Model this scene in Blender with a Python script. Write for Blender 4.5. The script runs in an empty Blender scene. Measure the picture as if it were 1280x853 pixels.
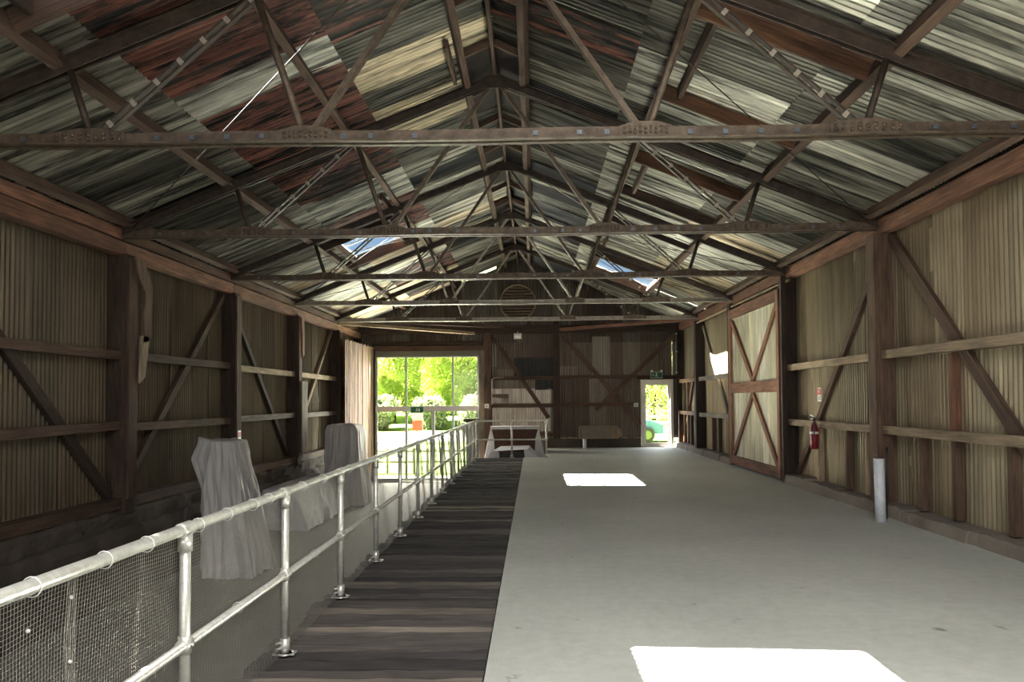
import bpy, math, random
from mathutils import Vector, Matrix, noise
random.seed(7)
sc = bpy.context.scene
C = sc.collection
R = math.radians

# ------------------------------------------------------------------ camera
CAMZ = 1.62
cd = bpy.data.cameras.new('camera')
cam = bpy.data.objects.new('camera', cd); C.objects.link(cam)
cd.sensor_width = 36; cd.sensor_fit = 'HORIZONTAL'
cd.lens = 920 / 1280 * 36
cd.shift_y = 49.4 / 1280
cd.shift_x = -12.5 / 1280
cd.clip_end = 400
cam.matrix_world = (Matrix.Translation((0, 0, CAMZ)) @ Matrix.Rotation(R(0.9), 4, 'Z')
                    @ Matrix.Rotation(R(91.5), 4, 'X') @ Matrix.Rotation(R(-0.42), 4, 'Z'))
sc.camera = cam

# ------------------------------------------------------------------ sky
w = bpy.data.worlds.new('sky'); sc.world = w; w.use_nodes = True
nt = w.node_tree; nt.nodes.clear()
out = nt.nodes.new('ShaderNodeOutputWorld'); bg = nt.nodes.new('ShaderNodeBackground')
sky = nt.nodes.new('ShaderNodeTexSky'); sky.sky_type = 'NISHITA'; sky.sun_disc = False
sky.sun_elevation = R(45); sky.sun_rotation = R(-77); sky.air_density = 1.0; sky.dust_density = 0.3; sky.ozone_density = 2.5
bg.inputs['Strength'].default_value = 0.10
nt.links.new(sky.outputs[0], bg.inputs[0]); nt.links.new(bg.outputs[0], out.inputs[0])

# ------------------------------------------------------------------ sun
SUN = Vector((0.955, -0.22, -1.0))
sd = bpy.data.lights.new('sun', 'SUN'); sd.energy = 200; sd.angle = R(0.53); sd.color = (1, 0.95, 0.86)
so = bpy.data.objects.new('sun', sd); C.objects.link(so)
so.rotation_euler = SUN.to_track_quat('-Z', 'Y').to_euler()

# daylight through the open loading doors behind the camera
def area(name, loc, aim, sx, sy, power, col):
    d = bpy.data.lights.new(name, 'AREA'); d.shape = 'RECTANGLE'; d.size = sx; d.size_y = sy
    d.energy = power; d.color = col
    o = bpy.data.objects.new(name, d); C.objects.link(o); o.location = loc
    o.rotation_euler = (Vector(aim) - Vector(loc)).to_track_quat('-Z', 'Z').to_euler()
    return o
area('rear_daylight', (-2.2, -5.5, 2.2), (1.5, 12, 2.3), 8, 4.2, 200, (1.0, 0.93, 0.80))
area('overhead_fill', (0.9, 0.6, 5.0), (1.3, 2.0, 0), 5.0, 2.2, 400, (1.0, 0.97, 0.92))  # added fill lamp under the closed roof, brightens the near floor
# daylight coming in at the glazed cart doors and the glass door of the far wall
area('window_daylight', (-3.6, 24.6, 1.0), (-2.6, 15, 1.6), 3.3, 4.0, 450, (1.0, 0.97, 0.86))
area('door_daylight', (4.15, 24.7, 1.1), (3.6, 15, 0.6), 0.75, 1.9, 18, (0.85, 0.93, 1.0))

sc.view_settings.view_transform = 'Standard'; sc.view_settings.look = 'None'
sc.view_settings.gamma = 1; sc.view_settings.use_curve_mapping = False
sc.view_settings.exposure = 0.45
cy = sc.cycles
cy.max_bounces = 8; cy.diffuse_bounces = 5; cy.glossy_bounces = 3; cy.transmission_bounces = 4
cy.transparent_max_bounces = 24; cy.sample_clamp_indirect = 80; cy.caustics_reflective = False; cy.caustics_refractive = False

# ------------------------------------------------------------------ materials
def newmat(name):
    m = bpy.data.materials.new(name); m.use_nodes = True
    n = m.node_tree; b = n.nodes['Principled BSDF']
    return m, n, b
def N(n, t, **kw):
    x = n.nodes.new(t)
    for k, v in kw.items():
        if k in x.inputs.keys(): x.inputs[k].default_value = v
        else: setattr(x, k, v)
    return x
def L(n, a, b): n.links.new(a, b)
def ramp(n, src, stops):
    r = n.nodes.new('ShaderNodeValToRGB'); e = r.color_ramp.elements
    while len(e) < len(stops): e.new(0.5)
    for el, (p, c) in zip(e, stops):
        el.position = p; el.color = (c, c, c, 1) if isinstance(c, (int, float)) else (*c, 1)
    L(n, src, r.inputs[0]); return r.outputs[0]
def mixc(n, f, a, b, mode='MIX'):
    m = n.nodes.new('ShaderNodeMix'); m.data_type = 'RGBA'; m.blend_type = mode
    for s, v in ((m.inputs[0], f), (m.inputs[6], a), (m.inputs[7], b)):
        if isinstance(v, (int, float)): s.default_value = v
        elif isinstance(v, tuple): s.default_value = (*v, 1)
        else: L(n, v, s)
    return m.outputs[2]
def math_(n, op, a, b=0.0, clamp=False):
    m = n.nodes.new('ShaderNodeMath'); m.operation = op; m.use_clamp = clamp
    for s, v in zip(m.inputs, (a, b)):
        if isinstance(v, (int, float)): s.default_value = v
        else: L(n, v, s)
    return m.outputs[0]
def uvnoise(n, sx, sy, detail=4, rough=0.6, rnd=True):
    uv = n.nodes.new('ShaderNodeUVMap'); mp = n.nodes.new('ShaderNodeMapping')
    mp.inputs['Scale'].default_value = (sx, sy, 1)
    L(n, uv.outputs[0], mp.inputs[0])
    if rnd:
        oi = n.nodes.new('ShaderNodeObjectInfo'); cb = n.nodes.new('ShaderNodeCombineXYZ')
        L(n, math_(n, 'MULTIPLY', oi.outputs['Random'], 57.0), cb.inputs[0])
        L(n, math_(n, 'MULTIPLY', oi.outputs['Random'], 91.0), cb.inputs[2]); L(n, cb.outputs[0], mp.inputs[1])
    t = N(n, 'ShaderNodeTexNoise', Scale=1.0, Detail=detail, Roughness=rough)
    L(n, mp.outputs[0], t.inputs['Vector']); return t.outputs[0]
def bump(n, b, h, strength=0.4, dist=0.01):
    k = N(n, 'ShaderNodeBump', Strength=strength, Distance=dist); L(n, h, k.inputs['Height']); L(n, k.outputs[0], b.inputs['Normal'])

def mat_wood(name, dark, light, patch=(0.5, 1.15), rough=0.85, grain=55):
    m, n, b = newmat(name)
    g = uvnoise(n, grain, 2.0, 5, 0.65)
    p = uvnoise(n, 5, 1.3, 4, 0.6)
    c = ramp(n, g, [(0.3, dark), (0.72, light)])
    c = mixc(n, 1.0, c, ramp(n, p, [(0.3, patch[0]), (0.7, patch[1])]), 'MULTIPLY')
    oi = n.nodes.new('ShaderNodeObjectInfo')
    c = mixc(n, 1.0, c, ramp(n, oi.outputs['Random'], [(0, 0.75), (1, 1.2)]), 'MULTIPLY')
    L(n, c, b.inputs['Base Color']); b.inputs['Roughness'].default_value = rough
    bump(n, b, g, 0.5, 0.006); return m

def mat_sheet(name, metallic=0.35, rough=0.5, lo=0.6, hi=1.35, sx=22, sy=0.9, plo=0.55, stain_shade=False):
    # galvanised iron: the object's colour is the sheet's own tone, its alpha the amount of rust
    m, n, b = newmat(name)
    oi = n.nodes.new('ShaderNodeObjectInfo')
    s1 = uvnoise(n, sx, sy, 5, 0.7); s2 = uvnoise(n, 3.0, 0.8, 5, 0.6); s3 = uvnoise(n, 9.0, 0.7, 5, 0.75)
    c = mixc(n, 1.0, oi.outputs['Color'], ramp(n, s1, [(0.32, lo), (0.68, hi)]), 'MULTIPLY')
    c = mixc(n, 1.0, c, ramp(n, s2, [(0.3, plo), (0.65, 1.25)]), 'MULTIPLY')
    if stain_shade:   # dark stains in rib-wide streaks, also standing in for shading of the ribs
        s4 = uvnoise(n, 8.0, 0.35, 5, 0.7)
        c = mixc(n, 1.0, c, ramp(n, s4, [(0.40, 0.16), (0.53, 1.0)]), 'MULTIPLY')
    rc = ramp(n, s1, [(0.3, (0.04, 0.016, 0.012)), (0.5, (0.17, 0.055, 0.036)), (0.72, (0.36, 0.15, 0.09))])
    f = math_(n, 'ADD', s3, math_(n, 'SUBTRACT', oi.outputs['Alpha'], 0.62))
    f = ramp(n, f, [(0.42, 0.0), (0.52, 1.0)])
    c = mixc(n, f, c, rc)
    L(n, c, b.inputs['Base Color'])
    L(n, math_(n, 'MULTIPLY', math_(n, 'SUBTRACT', 1.0, f), metallic), b.inputs['Metallic'])
    L(n, ramp(n, s2, [(0.2, rough - 0.1), (0.8, rough + 0.25)]), b.inputs['Roughness'])
    bump(n, b, s3, 0.08, 0.01); return m

def mat_plain(name, col, rough=0.6, metallic=0.0, var=0.15, scale=8.0, bmp=0.0):
    m, n, b = newmat(name)
    tc = n.nodes.new('ShaderNodeTexCoord'); t = N(n, 'ShaderNodeTexNoise', Scale=scale, Detail=5.0, Roughness=0.65)
    L(n, tc.outputs['Object'], t.inputs['Vector'])
    c = mixc(n, 1.0, tuple(col), ramp(n, t.outputs[0], [(0.3, 1 - var), (0.7, 1 + var)]), 'MULTIPLY')
    L(n, c, b.inputs['Base Color']); b.inputs['Roughness'].default_value = rough; b.inputs['Metallic'].default_value = metallic
    if bmp: bump(n, b, t.outputs[0], bmp, 0.02)
    return m

def mat_concrete(name, c0, c1, spots=True, rough=0.75):
    m, n, b = newmat(name)
    tc = n.nodes.new('ShaderNodeTexCoord')
    a = N(n, 'ShaderNodeTexNoise', Scale=0.55, Detail=6.0, Roughness=0.6); f = N(n, 'ShaderNodeTexNoise', Scale=9.0, Detail=6.0, Roughness=0.7)
    v = N(n, 'ShaderNodeTexNoise', Scale=4.5, Detail=3.0, Roughness=0.5)
    for t in (a, f, v): L(n, tc.outputs['Object'], t.inputs['Vector'])
    c = ramp(n, a.outputs[0], [(0.3, c0), (0.7, c1)])
    c = mixc(n, 1.0, c, ramp(n, f.outputs[0], [(0.3, 0.9), (0.7, 1.08)]), 'MULTIPLY')
    if spots: c = mixc(n, 1.0, c, ramp(n, v.outputs[0], [(0.24, 0.45), (0.29, 1.0)]), 'MULTIPLY')
    L(n, c, b.inputs['Base Color']); b.inputs['Roughness'].default_value = rough
    bump(n, b, f.outputs[0], 0.15, 0.01); return m

def mat_glass(name, tint, gloss=0.06):
    m = bpy.data.materials.new(name); m.use_nodes = True; n = m.node_tree; n.nodes.clear()
    o = n.nodes.new('ShaderNodeOutputMaterial'); t = N(n, 'ShaderNodeBsdfTransparent'); t.inputs[0].default_value = (*tint, 1)
    g = N(n, 'ShaderNodeBsdfGlossy', Roughness=0.03); x = n.nodes.new('ShaderNodeMixShader'); x.inputs[0].default_value = gloss
    L(n, t.outputs[0], x.inputs[1]); L(n, g.outputs[0], x.inputs[2]); L(n, x.outputs[0], o.inputs[0]); return m

def mat_leaf(name, c0, c1):
    m = bpy.data.materials.new(name); m.use_nodes = True; n = m.node_tree; n.nodes.clear()
    o = n.nodes.new('ShaderNodeOutputMaterial'); d = n.nodes.new('ShaderNodeBsdfDiffuse'); t = n.nodes.new('ShaderNodeBsdfTranslucent')
    tc = n.nodes.new('ShaderNodeTexCoord'); q = N(n, 'ShaderNodeTexNoise', Scale=1.6, Detail=4.0, Roughness=0.7); L(n, tc.outputs['Object'], q.inputs['Vector'])
    c = ramp(n, q.outputs[0], [(0.35, c0), (0.65, c1)])
    L(n, c, d.inputs[0]); L(n, c, t.inputs[0]); x = n.nodes.new('ShaderNodeMixShader'); x.inputs[0].default_value = 0.5
    L(n, d.outputs[0], x.inputs[1]); L(n, t.outputs[0], x.inputs[2]); L(n, x.outputs[0], o.inputs[0]); return m

M = {}
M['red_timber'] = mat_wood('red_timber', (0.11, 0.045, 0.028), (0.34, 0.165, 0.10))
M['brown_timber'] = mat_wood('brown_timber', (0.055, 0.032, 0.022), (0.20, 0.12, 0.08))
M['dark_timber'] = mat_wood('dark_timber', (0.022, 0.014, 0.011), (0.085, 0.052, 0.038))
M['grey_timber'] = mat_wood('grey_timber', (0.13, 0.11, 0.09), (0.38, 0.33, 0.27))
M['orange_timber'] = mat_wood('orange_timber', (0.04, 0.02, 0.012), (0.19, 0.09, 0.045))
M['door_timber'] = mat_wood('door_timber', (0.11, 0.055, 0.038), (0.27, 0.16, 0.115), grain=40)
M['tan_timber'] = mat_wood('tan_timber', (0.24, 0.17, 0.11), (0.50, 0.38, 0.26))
M['black_board'] = mat_wood('black_board', (0.010, 0.008, 0.006), (0.04, 0.028, 0.02))
M['sheet'] = mat_sheet('galvanised_sheet', 0.55, 0.38, 0.76, 1.22, 24, 0.28, 0.85)
M['roof_iron'] = mat_sheet('roof_iron', 0.6, 0.36, 0.40, 1.75, 26, 0.22, 0.6, True)
M['door_sheet'] = mat_sheet('door_sheet', 0.1, 0.6)
M['steel'] = mat_plain('truss_steel', (0.115, 0.085, 0.062), 0.55, 0.35, 0.5, 9, 0.3)
M['steel_dark'] = mat_plain('truss_steel_dark', (0.045, 0.031, 0.023), 0.6, 0.3, 0.5, 9, 0.3)
M['bolt'] = mat_plain('bolt_steel', (0.13, 0.15, 0.18), 0.4, 0.5, 0.3, 30)
M['packer'] = mat_plain('spacer_metal', (0.34, 0.30, 0.25), 0.5, 0.3, 0.3, 30)
M['galv'] = mat_plain('galvanised_pipe', (0.70, 0.70, 0.65), 0.33, 0.55, 0.18, 25, 0.08)
M['net'] = mat_plain('net_wire', (0.40, 0.39, 0.35), 0.6, 0.2, 0.1, 5)
M['white'] = mat_plain('white_plastic', (0.8, 0.8, 0.78), 0.45, 0, 0.06, 10)
M['pvc'] = mat_plain('pvc_pipe', (0.72, 0.76, 0.82), 0.4, 0, 0.12, 14)
M['red'] = mat_plain('red_enamel', (0.20, 0.012, 0.02), 0.3, 0, 0.1, 10)
M['signred'] = mat_plain('sign_red', (0.75, 0.05, 0.07), 0.5, 0, 0.05, 10)
M['black'] = mat_plain('black_rubber', (0.02, 0.02, 0.022), 0.5, 0, 0.1, 10)
M['green'] = mat_plain('exit_green', (0.01, 0.12, 0.06), 0.5, 0, 0.05, 10)
M['floor'] = mat_concrete('painted_concrete', (0.50, 0.52, 0.48), (0.62, 0.64, 0.59), True, 0.68)
M['low_floor'] = mat_concrete('lower_concrete', (0.21, 0.205, 0.175), (0.29, 0.28, 0.24), False)
M['kerb'] = mat_concrete('kerb_concrete', (0.17, 0.14, 0.115), (0.30, 0.26, 0.22), True, 0.95)
M['plinth'] = mat_concrete('plinth_concrete', (0.045, 0.036, 0.03), (0.13, 0.105, 0.085), True, 0.95)
M['cloth'] = mat_plain('dust_sheet', (0.52, 0.50, 0.50), 0.6, 0, 0.12, 2.0, 0.2)
M['cloth_white'] = mat_plain('white_dust_sheet', (0.66, 0.66, 0.70), 0.75, 0, 0.1, 3.0, 0.2)
M['frame'] = mat_plain('aluminium_frame', (0.42, 0.43, 0.44), 0.4, 0.4, 0.05, 5)
M['blind'] = mat_plain('blind_fabric', (0.16, 0.165, 0.13), 0.7, 0, 0.1, 5)
M['steel_lit'] = mat_plain('truss_steel_lit', (0.30, 0.27, 0.23), 0.5, 0.3, 0.35, 9, 0.3)  # truss steel with the far window's light put into its colour
M['door_frame'] = mat_plain('door_aluminium', (0.60, 0.56, 0.53), 0.4, 0.3, 0.05, 5)
M['glass'] = mat_glass('window_glass', (0.68, 0.69, 0.66), 0.03)
M['sky_glass'] = mat_glass('skylight_glass', (0.84, 0.86, 0.86), 0.05)
M['louvre'] = mat_wood('louvre_wood', (0.22, 0.17, 0.11), (0.48, 0.38, 0.26))
M['rust_paint'] = mat_plain('rust_brown', (0.10, 0.05, 0.035), 0.8, 0, 0.4, 12)
M['grass'] = mat_plain('lawn', (0.20, 0.30, 0.07), 0.95, 0, 0.35, 0.8)
M['path'] = mat_plain('pale_paving', (0.55, 0.53, 0.50), 0.9, 0, 0.1, 2)
M['leaf'] = mat_leaf('leaf', (0.40, 0.50, 0.13), (0.72, 0.78, 0.34))
M['leaf2'] = mat_leaf('leaf_grey', (0.22, 0.28, 0.13), (0.40, 0.46, 0.27))
M['bark'] = mat_wood('bark', (0.07, 0.05, 0.035), (0.16, 0.12, 0.09))
M['car'] = mat_plain('car_paint', (0.12, 0.24, 0.62), 0.6, 0.0, 0.04, 3)
M['car_glass'] = mat_plain('car_window', (0.03, 0.04, 0.05), 0.1, 0, 0.02, 3)

# ------------------------------------------------------------------ mesh builder
class MB:
    def __init__(s): s.v = []; s.f = []; s.uv = []; s.sm = []
    def face(s, idx, uvs, smooth=False):
        s.f.append(idx); s.uv.append(uvs); s.sm.append(smooth)
    def box(s, x0, x1, y0, y1, z0, z1, grain='x'):
        c = Vector(((x0+x1)/2, (y0+y1)/2, (z0+z1)/2))
        if grain == 'x': s.beam((x0, c.y, c.z), (x1, c.y, c.z), y1-y0, z1-z0, (0, 0, 1))
        elif grain == 'y': s.beam((c.x, y0, c.z), (c.x, y1, c.z), x1-x0, z1-z0, (0, 0, 1))
        else: s.beam((c.x, c.y, z0), (c.x, c.y, z1), x1-x0, y1-y0, (0, 1, 0))
        return s
    def beam(s, p0, p1, w, h, up=(0, 0, 1), seg=1, jit=0.0):
        # w across, h along 'up'; uv: u round the section, v along the length
        p0 = Vector(p0); p1 = Vector(p1); d = (p1-p0); ln = d.length; d.normalize()
        up = Vector(up); side = d.cross(up)
        if side.length < 1e-4: up = Vector((0, 1, 0)) if abs(d.y) < 0.9 else Vector((1, 0, 0)); side = d.cross(up)
        side.normalize(); up = side.cross(d).normalized()
        b = len(s.v); u0 = random.random()*20; v0 = random.random()*20
        for i in range(seg+1):
            t = i/seg; p = p0 + (p1-p0)*t
            for sx, sy in ((-1, -1), (1, -1), (1, 1), (-1, 1)):
                q = p + side*(sx*w/2) + up*(sy*h/2)
                if jit: q = q + side*random.uniform(-jit, jit) + up*random.uniform(-jit, jit)
                s.v.append(q)
        per = [0, w, w+h, 2*w+h, 2*w+2*h]
        for i in range(seg):
            a = b+4*i
            for k in range(4):
                k2 = (k+1) % 4
                va = v0+ln*i/seg; vb = v0+ln*(i+1)/seg
                s.face((a+k, a+k2, a+4+k2, a+4+k), ((u0+per[k], va), (u0+per[k+1], va), (u0+per[k+1], vb), (u0+per[k], vb)))
        e = b+4*seg
        q = ((u0, v0), (u0+w, v0), (u0+w, v0+h), (u0, v0+h))
        s.face((b+3, b+2, b+1, b), q); s.face((e, e+1, e+2, e+3), q)
        return s
    def tube(s, pts, r, n=10, caps=True, radii=None):
        pts = [Vector(p) for p in pts]; b = len(s.v); d0 = None; v = random.random()*10
        u = None
        for i, p in enumerate(pts):
            d = (pts[min(i+1, len(pts)-1)] - pts[max(i-1, 0)]).normalized()
            if u is None:
                u = d.orthogonal().normalized()
            else:
                u = (u - d*u.dot(d)).normalized()
            wv = d.cross(u)
            rr = radii[i] if radii else r
            for k in range(n):
                a = 2*math.pi*k/n
                s.v.append(p + (u*math.cos(a) + wv*math.sin(a))*rr)
        for i in range(len(pts)-1):
            ln = (pts[i+1]-pts[i]).length
            for k in range(n):
                k2 = (k+1) % n; A = b+i*n
                c0 = 2*math.pi*r*k/n; c1 = 2*math.pi*r*(k+1)/n
                s.face((A+k, A+k2, A+n+k2, A+n+k), ((c0, v), (c1, v), (c1, v+ln), (c0, v+ln)), True)
            v += ln
        if caps:
            s.face(tuple(b+k for k in reversed(range(n))), [(0, 0)]*n)
            e = b+(len(pts)-1)*n; s.face(tuple(e+k for k in range(n)), [(0, 0)]*n)
        return s
    def lathe(s, base, prof, n=16, axis=(0, 0, 1)):
        base = Vector(base); ax = Vector(axis).normalized()
        return s.tube([base+ax*z for z, r in prof], prof[0][1], n, True, [r for z, r in prof]) if all(prof[i][0] != prof[i+1][0] for i in range(len(prof)-1)) else s
    def poly(s, pts, t, nrm):
        # flat polygon with thickness
        nrm = Vector(nrm).normalized(); b = len(s.v); n = len(pts)
        for p in pts: s.v.append(Vector(p)+nrm*t/2)
        for p in pts: s.v.append(Vector(p)-nrm*t/2)
        uv = [(p[0]+p[1], p[2]) for p in pts]
        s.face(tuple(range(b, b+n)), uv); s.face(tuple(reversed(range(b+n, b+2*n))), list(reversed(uv)))
        for k in range(n):
            k2 = (k+1) % n; s.face((b+k2, b+k, b+n+k, b+n+k2), (uv[k2], uv[k], uv[k], uv[k2]))
        return s
    def mesh(s, name, mat):
        me = bpy.data.meshes.new(name); me.from_pydata([tuple(v) for v in s.v], [], s.f)
        l = me.uv_layers.new(name='UVMap'); k = 0; flat = []
        for u in s.uv:
            for a in u: flat += [a[0], a[1]]
        l.data.foreach_set('uv', flat); me.polygons.foreach_set('use_smooth', s.sm)
        if mat: me.materials.append(M[mat] if isinstance(mat, str) else mat)
        me.update(); return me
    def build(s, name, mat, parent=None):
        o = bpy.data.objects.new(name, s.mesh(name, mat)); C.objects.link(o)
        if parent: adopt(o, parent)
        return o
def adopt(o, parent):
    o.parent = parent
    o.matrix_parent_inverse = WM[parent.name].inverted() if parent.name in WM else Matrix()
WM = {}
def empty(name, loc=(0, 0, 0)):
    o = bpy.data.objects.new(name, None); C.objects.link(o); o.location = loc; o.empty_display_size = 0.2
    WM[o.name] = Matrix.Translation(loc); return o
def thing(name, label, cat, loc=(0, 0, 0), group=None):
    o = empty(name, loc); tag(o, label, cat, group); return o
def tag(o, label=None, cat=None, group=None, kind=None):
    if label: o['label'] = label
    if cat: o['category'] = cat
    if group: o['group'] = group
    if kind: o['kind'] = kind
    return o
def struct(name, label=None, loc=(0, 0, 0)):
    o = empty(name, loc); o['kind'] = 'structure'
    if label: o['label'] = label
    return o
def beam(name, p0, p1, w, h, mat, parent, up=(0, 0, 1), seg=6, jit=0.003):
    return MB().beam(p0, p1, w, h, up, seg, jit).build(name, mat, parent)

# ------------------------------------------------------------------ the shed's measures
XR = -0.516; HALF = 5.40; SL = 0.405
XL_, XR_ = -6.10, 5.10                      # cladding planes
TIE = 4.05; APEX = TIE+SL*HALF
TY = [6.67+3.82*k for k in range(5)]        # trusses in view: 6.67 10.49 14.31 18.13 21.95
YEND = 25.0; YREAR = 1.6
LOW = -1.10                                 # level of the lower floor
def pz(rel): return APEX-SL*abs(rel)        # top chord plane
PITCH = 0.082

# ------------------------------------------------------------------ corrugated sheets
def sheet_mesh(x0, x1, bot, top, vseg=3, amp=0.019, warp=0.004, segs=6, key=None):
    """local x across the ribs, y along them, z depth; bot/top are functions of x"""
    b = MB(); n = max(2, int(round((x1-x0)/PITCH*segs)))
    ph = random.uniform(0, 6)
    for j in range(vseg+1):
        for i in range(n+1):
            x = x0+(x1-x0)*i/n; y = bot(x)+(top(x)-bot(x))*j/vseg
            z = amp*math.cos(2*math.pi*x/PITCH)+warp*math.sin(3*x+ph+j*1.7)
            b.v.append(Vector((x, y, z)))
    for j in range(vseg):
        for i in range(n):
            a = j*(n+1)+i
            idx = (a, a+1, a+n+2, a+n+1)
            b.face(idx, [(b.v[k].x, b.v[k].y) for k in idx], True)
    return b.mesh('corrugated_sheet', 'sheet')
def place_mesh(me, name, mtx, parent, color, mat=None):
    o = bpy.data.objects.new(name, me); C.objects.link(o); o.matrix_world = mtx
    if parent:
        o.parent = parent; o.matrix_parent_inverse = Matrix.Translation(-parent.location)
    o.color = color
    if mat:
        o.material_slots[0].link = 'OBJECT'; o.material_slots[0].material = M[mat]
    return o
def frame(o, ex, ey, ez):
    m = Matrix.Identity(4)
    for i, a in enumerate((ex, ey, ez)):
        for k in range(3): m[k][i] = a[k]
    for k in range(3): m[k][3] = o[k]
    return m
_cache = {}
def rect_sheet(wd, ln, vseg=3, variant=0):
    k = (round(wd, 2), round(ln, 2), variant)
    if k not in _cache: _cache[k] = sheet_mesh(0, k[0], lambda x: 0, lambda x: k[1], vseg)
    return _cache[k]

PAL = {
 'pale': (0.62, 0.62, 0.54, 0.0), 'light': (0.44, 0.43, 0.36, 0.12), 'grey': (0.26, 0.25, 0.205, 0.24),
 'dark': (0.11, 0.105, 0.085, 0.27), 'black': (0.025, 0.027, 0.027, 0.15), 'rust': (0.03, 0.028, 0.026, 0.615),
 'mixed': (0.05, 0.046, 0.04, 0.55), 'cream': (0.52, 0.44, 0.30, 0.22)}
def tone(k, j=0.12):
    c = PAL[k]; f = random.uniform(1-j, 1+j); return (c[0]*f, c[1]*f, c[2]*f, c[3])

# ------------------------------------------------------------------ ceiling
ceiling = struct('ceiling', 'old gable roof of patched and rusty corrugated iron sheets')
SKY_L = [(3.90, 5.95), (15.05, 17.1)]; SKY_LX = (2.50, 3.60)      # openings in the left slope (rel. to ridge)
SKY_R = [(19.15, 21.35)]; SKY_RX = (2.32, 3.90)
rows = [(-0.02, 1.86), (1.78, 3.62), (3.53, 5.95)]
LIFT = 0.22
def roof_half(side):
    holes = SKY_L if side < 0 else SKY_R; hx = SKY_LX if side < 0 else SKY_RX
    csl = math.sqrt(1+SL*SL)
    ey = Vector((side/csl, 0, -SL/csl)); ex = Vector((0, 1, 0)); ez = ex.cross(ey)
    for r, (ra, rb) in enumerate(rows):
        edges = [YREAR]
        marks = sorted([a for h in holes for a in h])+[YEND+0.35]
        while edges[-1] < YEND+0.34:
            nx = edges[-1]+random.choice((0.574, 0.656, 0.738, 0.738))
            mk = [q for q in marks if q > edges[-1]+0.01][0]
            if nx > mk-0.25: nx = mk
            edges.append(nx)
        for i in range(len(edges)-1):
            y0, y1 = edges[i], edges[i+1]; ym = (y0+y1)/2
            segs = [(ra, rb)]
            if any(a-0.01 < ym < b+0.01 for a, b in holes):
                segs = [(ra, min(rb, hx[0])), (max(ra, hx[1]), rb)]
            k = pick(side, r, ym)
            for sa, sb in segs:
                if sb-sa < 0.08: continue
                wd = y1-y0+(0.05 if y1 not in marks else 0.0)
                me = rect_sheet(wd, (sb-sa)*csl, 3, random.randint(0, 2))
                lift = LIFT+0.014*(2-r)+0.004*(i % 2)
                o = Vector((XR+side*sa, y0, APEX-SL*sa+lift))
                place_mesh(me, 'roof_sheet', frame(o, ex, ey, ez), ceiling, tone(k), 'roof_iron')
def pick(side, r, y):
    rr = random.random()
    if side < 0:
        if r == 2:
            if 7.7 < y < 9.4: return 'light'
            return random.choice(('light', 'grey', 'grey', 'light', 'dark') if y < 13 else ('light', 'pale', 'grey', 'cream') if y < 19 else ('pale', 'cream', 'light'))
        if r == 1:
            if y < 7.6: return random.choice(('rust', 'rust', 'rust', 'mixed'))
            if 7.9 < y < 8.6: return 'pale'
            if y < 13: return random.choice(('rust', 'rust', 'rust', 'mixed', 'rust'))
            if y < 14.2: return 'pale'
            if y < 15: return 'rust'
            return random.choice(('mixed', 'rust', 'cream', 'pale', 'dark'))
        if y < 7.4: return random.choice(('black', 'mixed', 'black', 'dark'))
        if y < 13: return random.choice(('black', 'dark', 'cream', 'dark', 'black', 'mixed'))
        return random.choice(('dark', 'light', 'cream', 'black', 'grey'))
    if r == 2:
        return random.choice(('grey', 'light', 'grey', 'dark')) if y < 14 else random.choice(('light', 'light', 'grey', 'cream'))
    if r == 1:
        if 8.15 < y < 8.85: return 'pale'
        if y < 6.2: return random.choice(('mixed', 'light', 'grey'))
        return random.choice(('grey', 'dark', 'light', 'dark')) if y < 14.5 else random.choice(('light', 'grey', 'light'))
    if y < 10: return random.choice(('black', 'dark', 'dark', 'mixed'))
    return random.choice(('dark', 'grey', 'dark', 'black'))
roof_half(-1); roof_half(1)
# ridge capping
MB().poly([(XR-0.22, YREAR, APEX+0.235-0.03), (XR, YREAR, APEX+0.33), (XR, YEND+.3, APEX+0.33), (XR-0.22, YEND+.3, APEX+0.205)], 0.006, (-SL, 0, 1)).poly(
    [(XR, YREAR, APEX+0.33), (XR+0.22, YREAR, APEX+0.205), (XR+0.22, YEND+.3, APEX+0.205), (XR, YEND+.3, APEX+0.33)], 0.006, (SL, 0, 1)).build('ridge_cap', 'steel_dark', ceiling)
# purlins
def purlin(rel, side, w, h, mat, off=0.11):
    x = XR+side*rel; z = pz(rel)+off
    y = YREAR
    while y < YEND:
        ye = min(y+7.64 if y > YREAR else TY[1]-0.0, YEND)
        beam('purlin', (x, y, z), (x, ye-0.01, z+random.uniform(-.006, .006)), w, h, mat, ceiling, (side*SL, 0, 1), 10, 0.004)
        y = ye
for rel, wv, hv, mt in ((3.86, 0.10, 0.17, 'brown_timber'), (2.13, 0.085, 0.15, 'brown_timber'), (0.42, 0.085, 0.17, 'brown_timber')):
    for side in (-1, 1): purlin(rel, side, wv, hv, mt)
for side in (-1, 1): purlin(5.30, side, 0.09, 0.14, 'brown_timber', 0.12)
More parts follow.
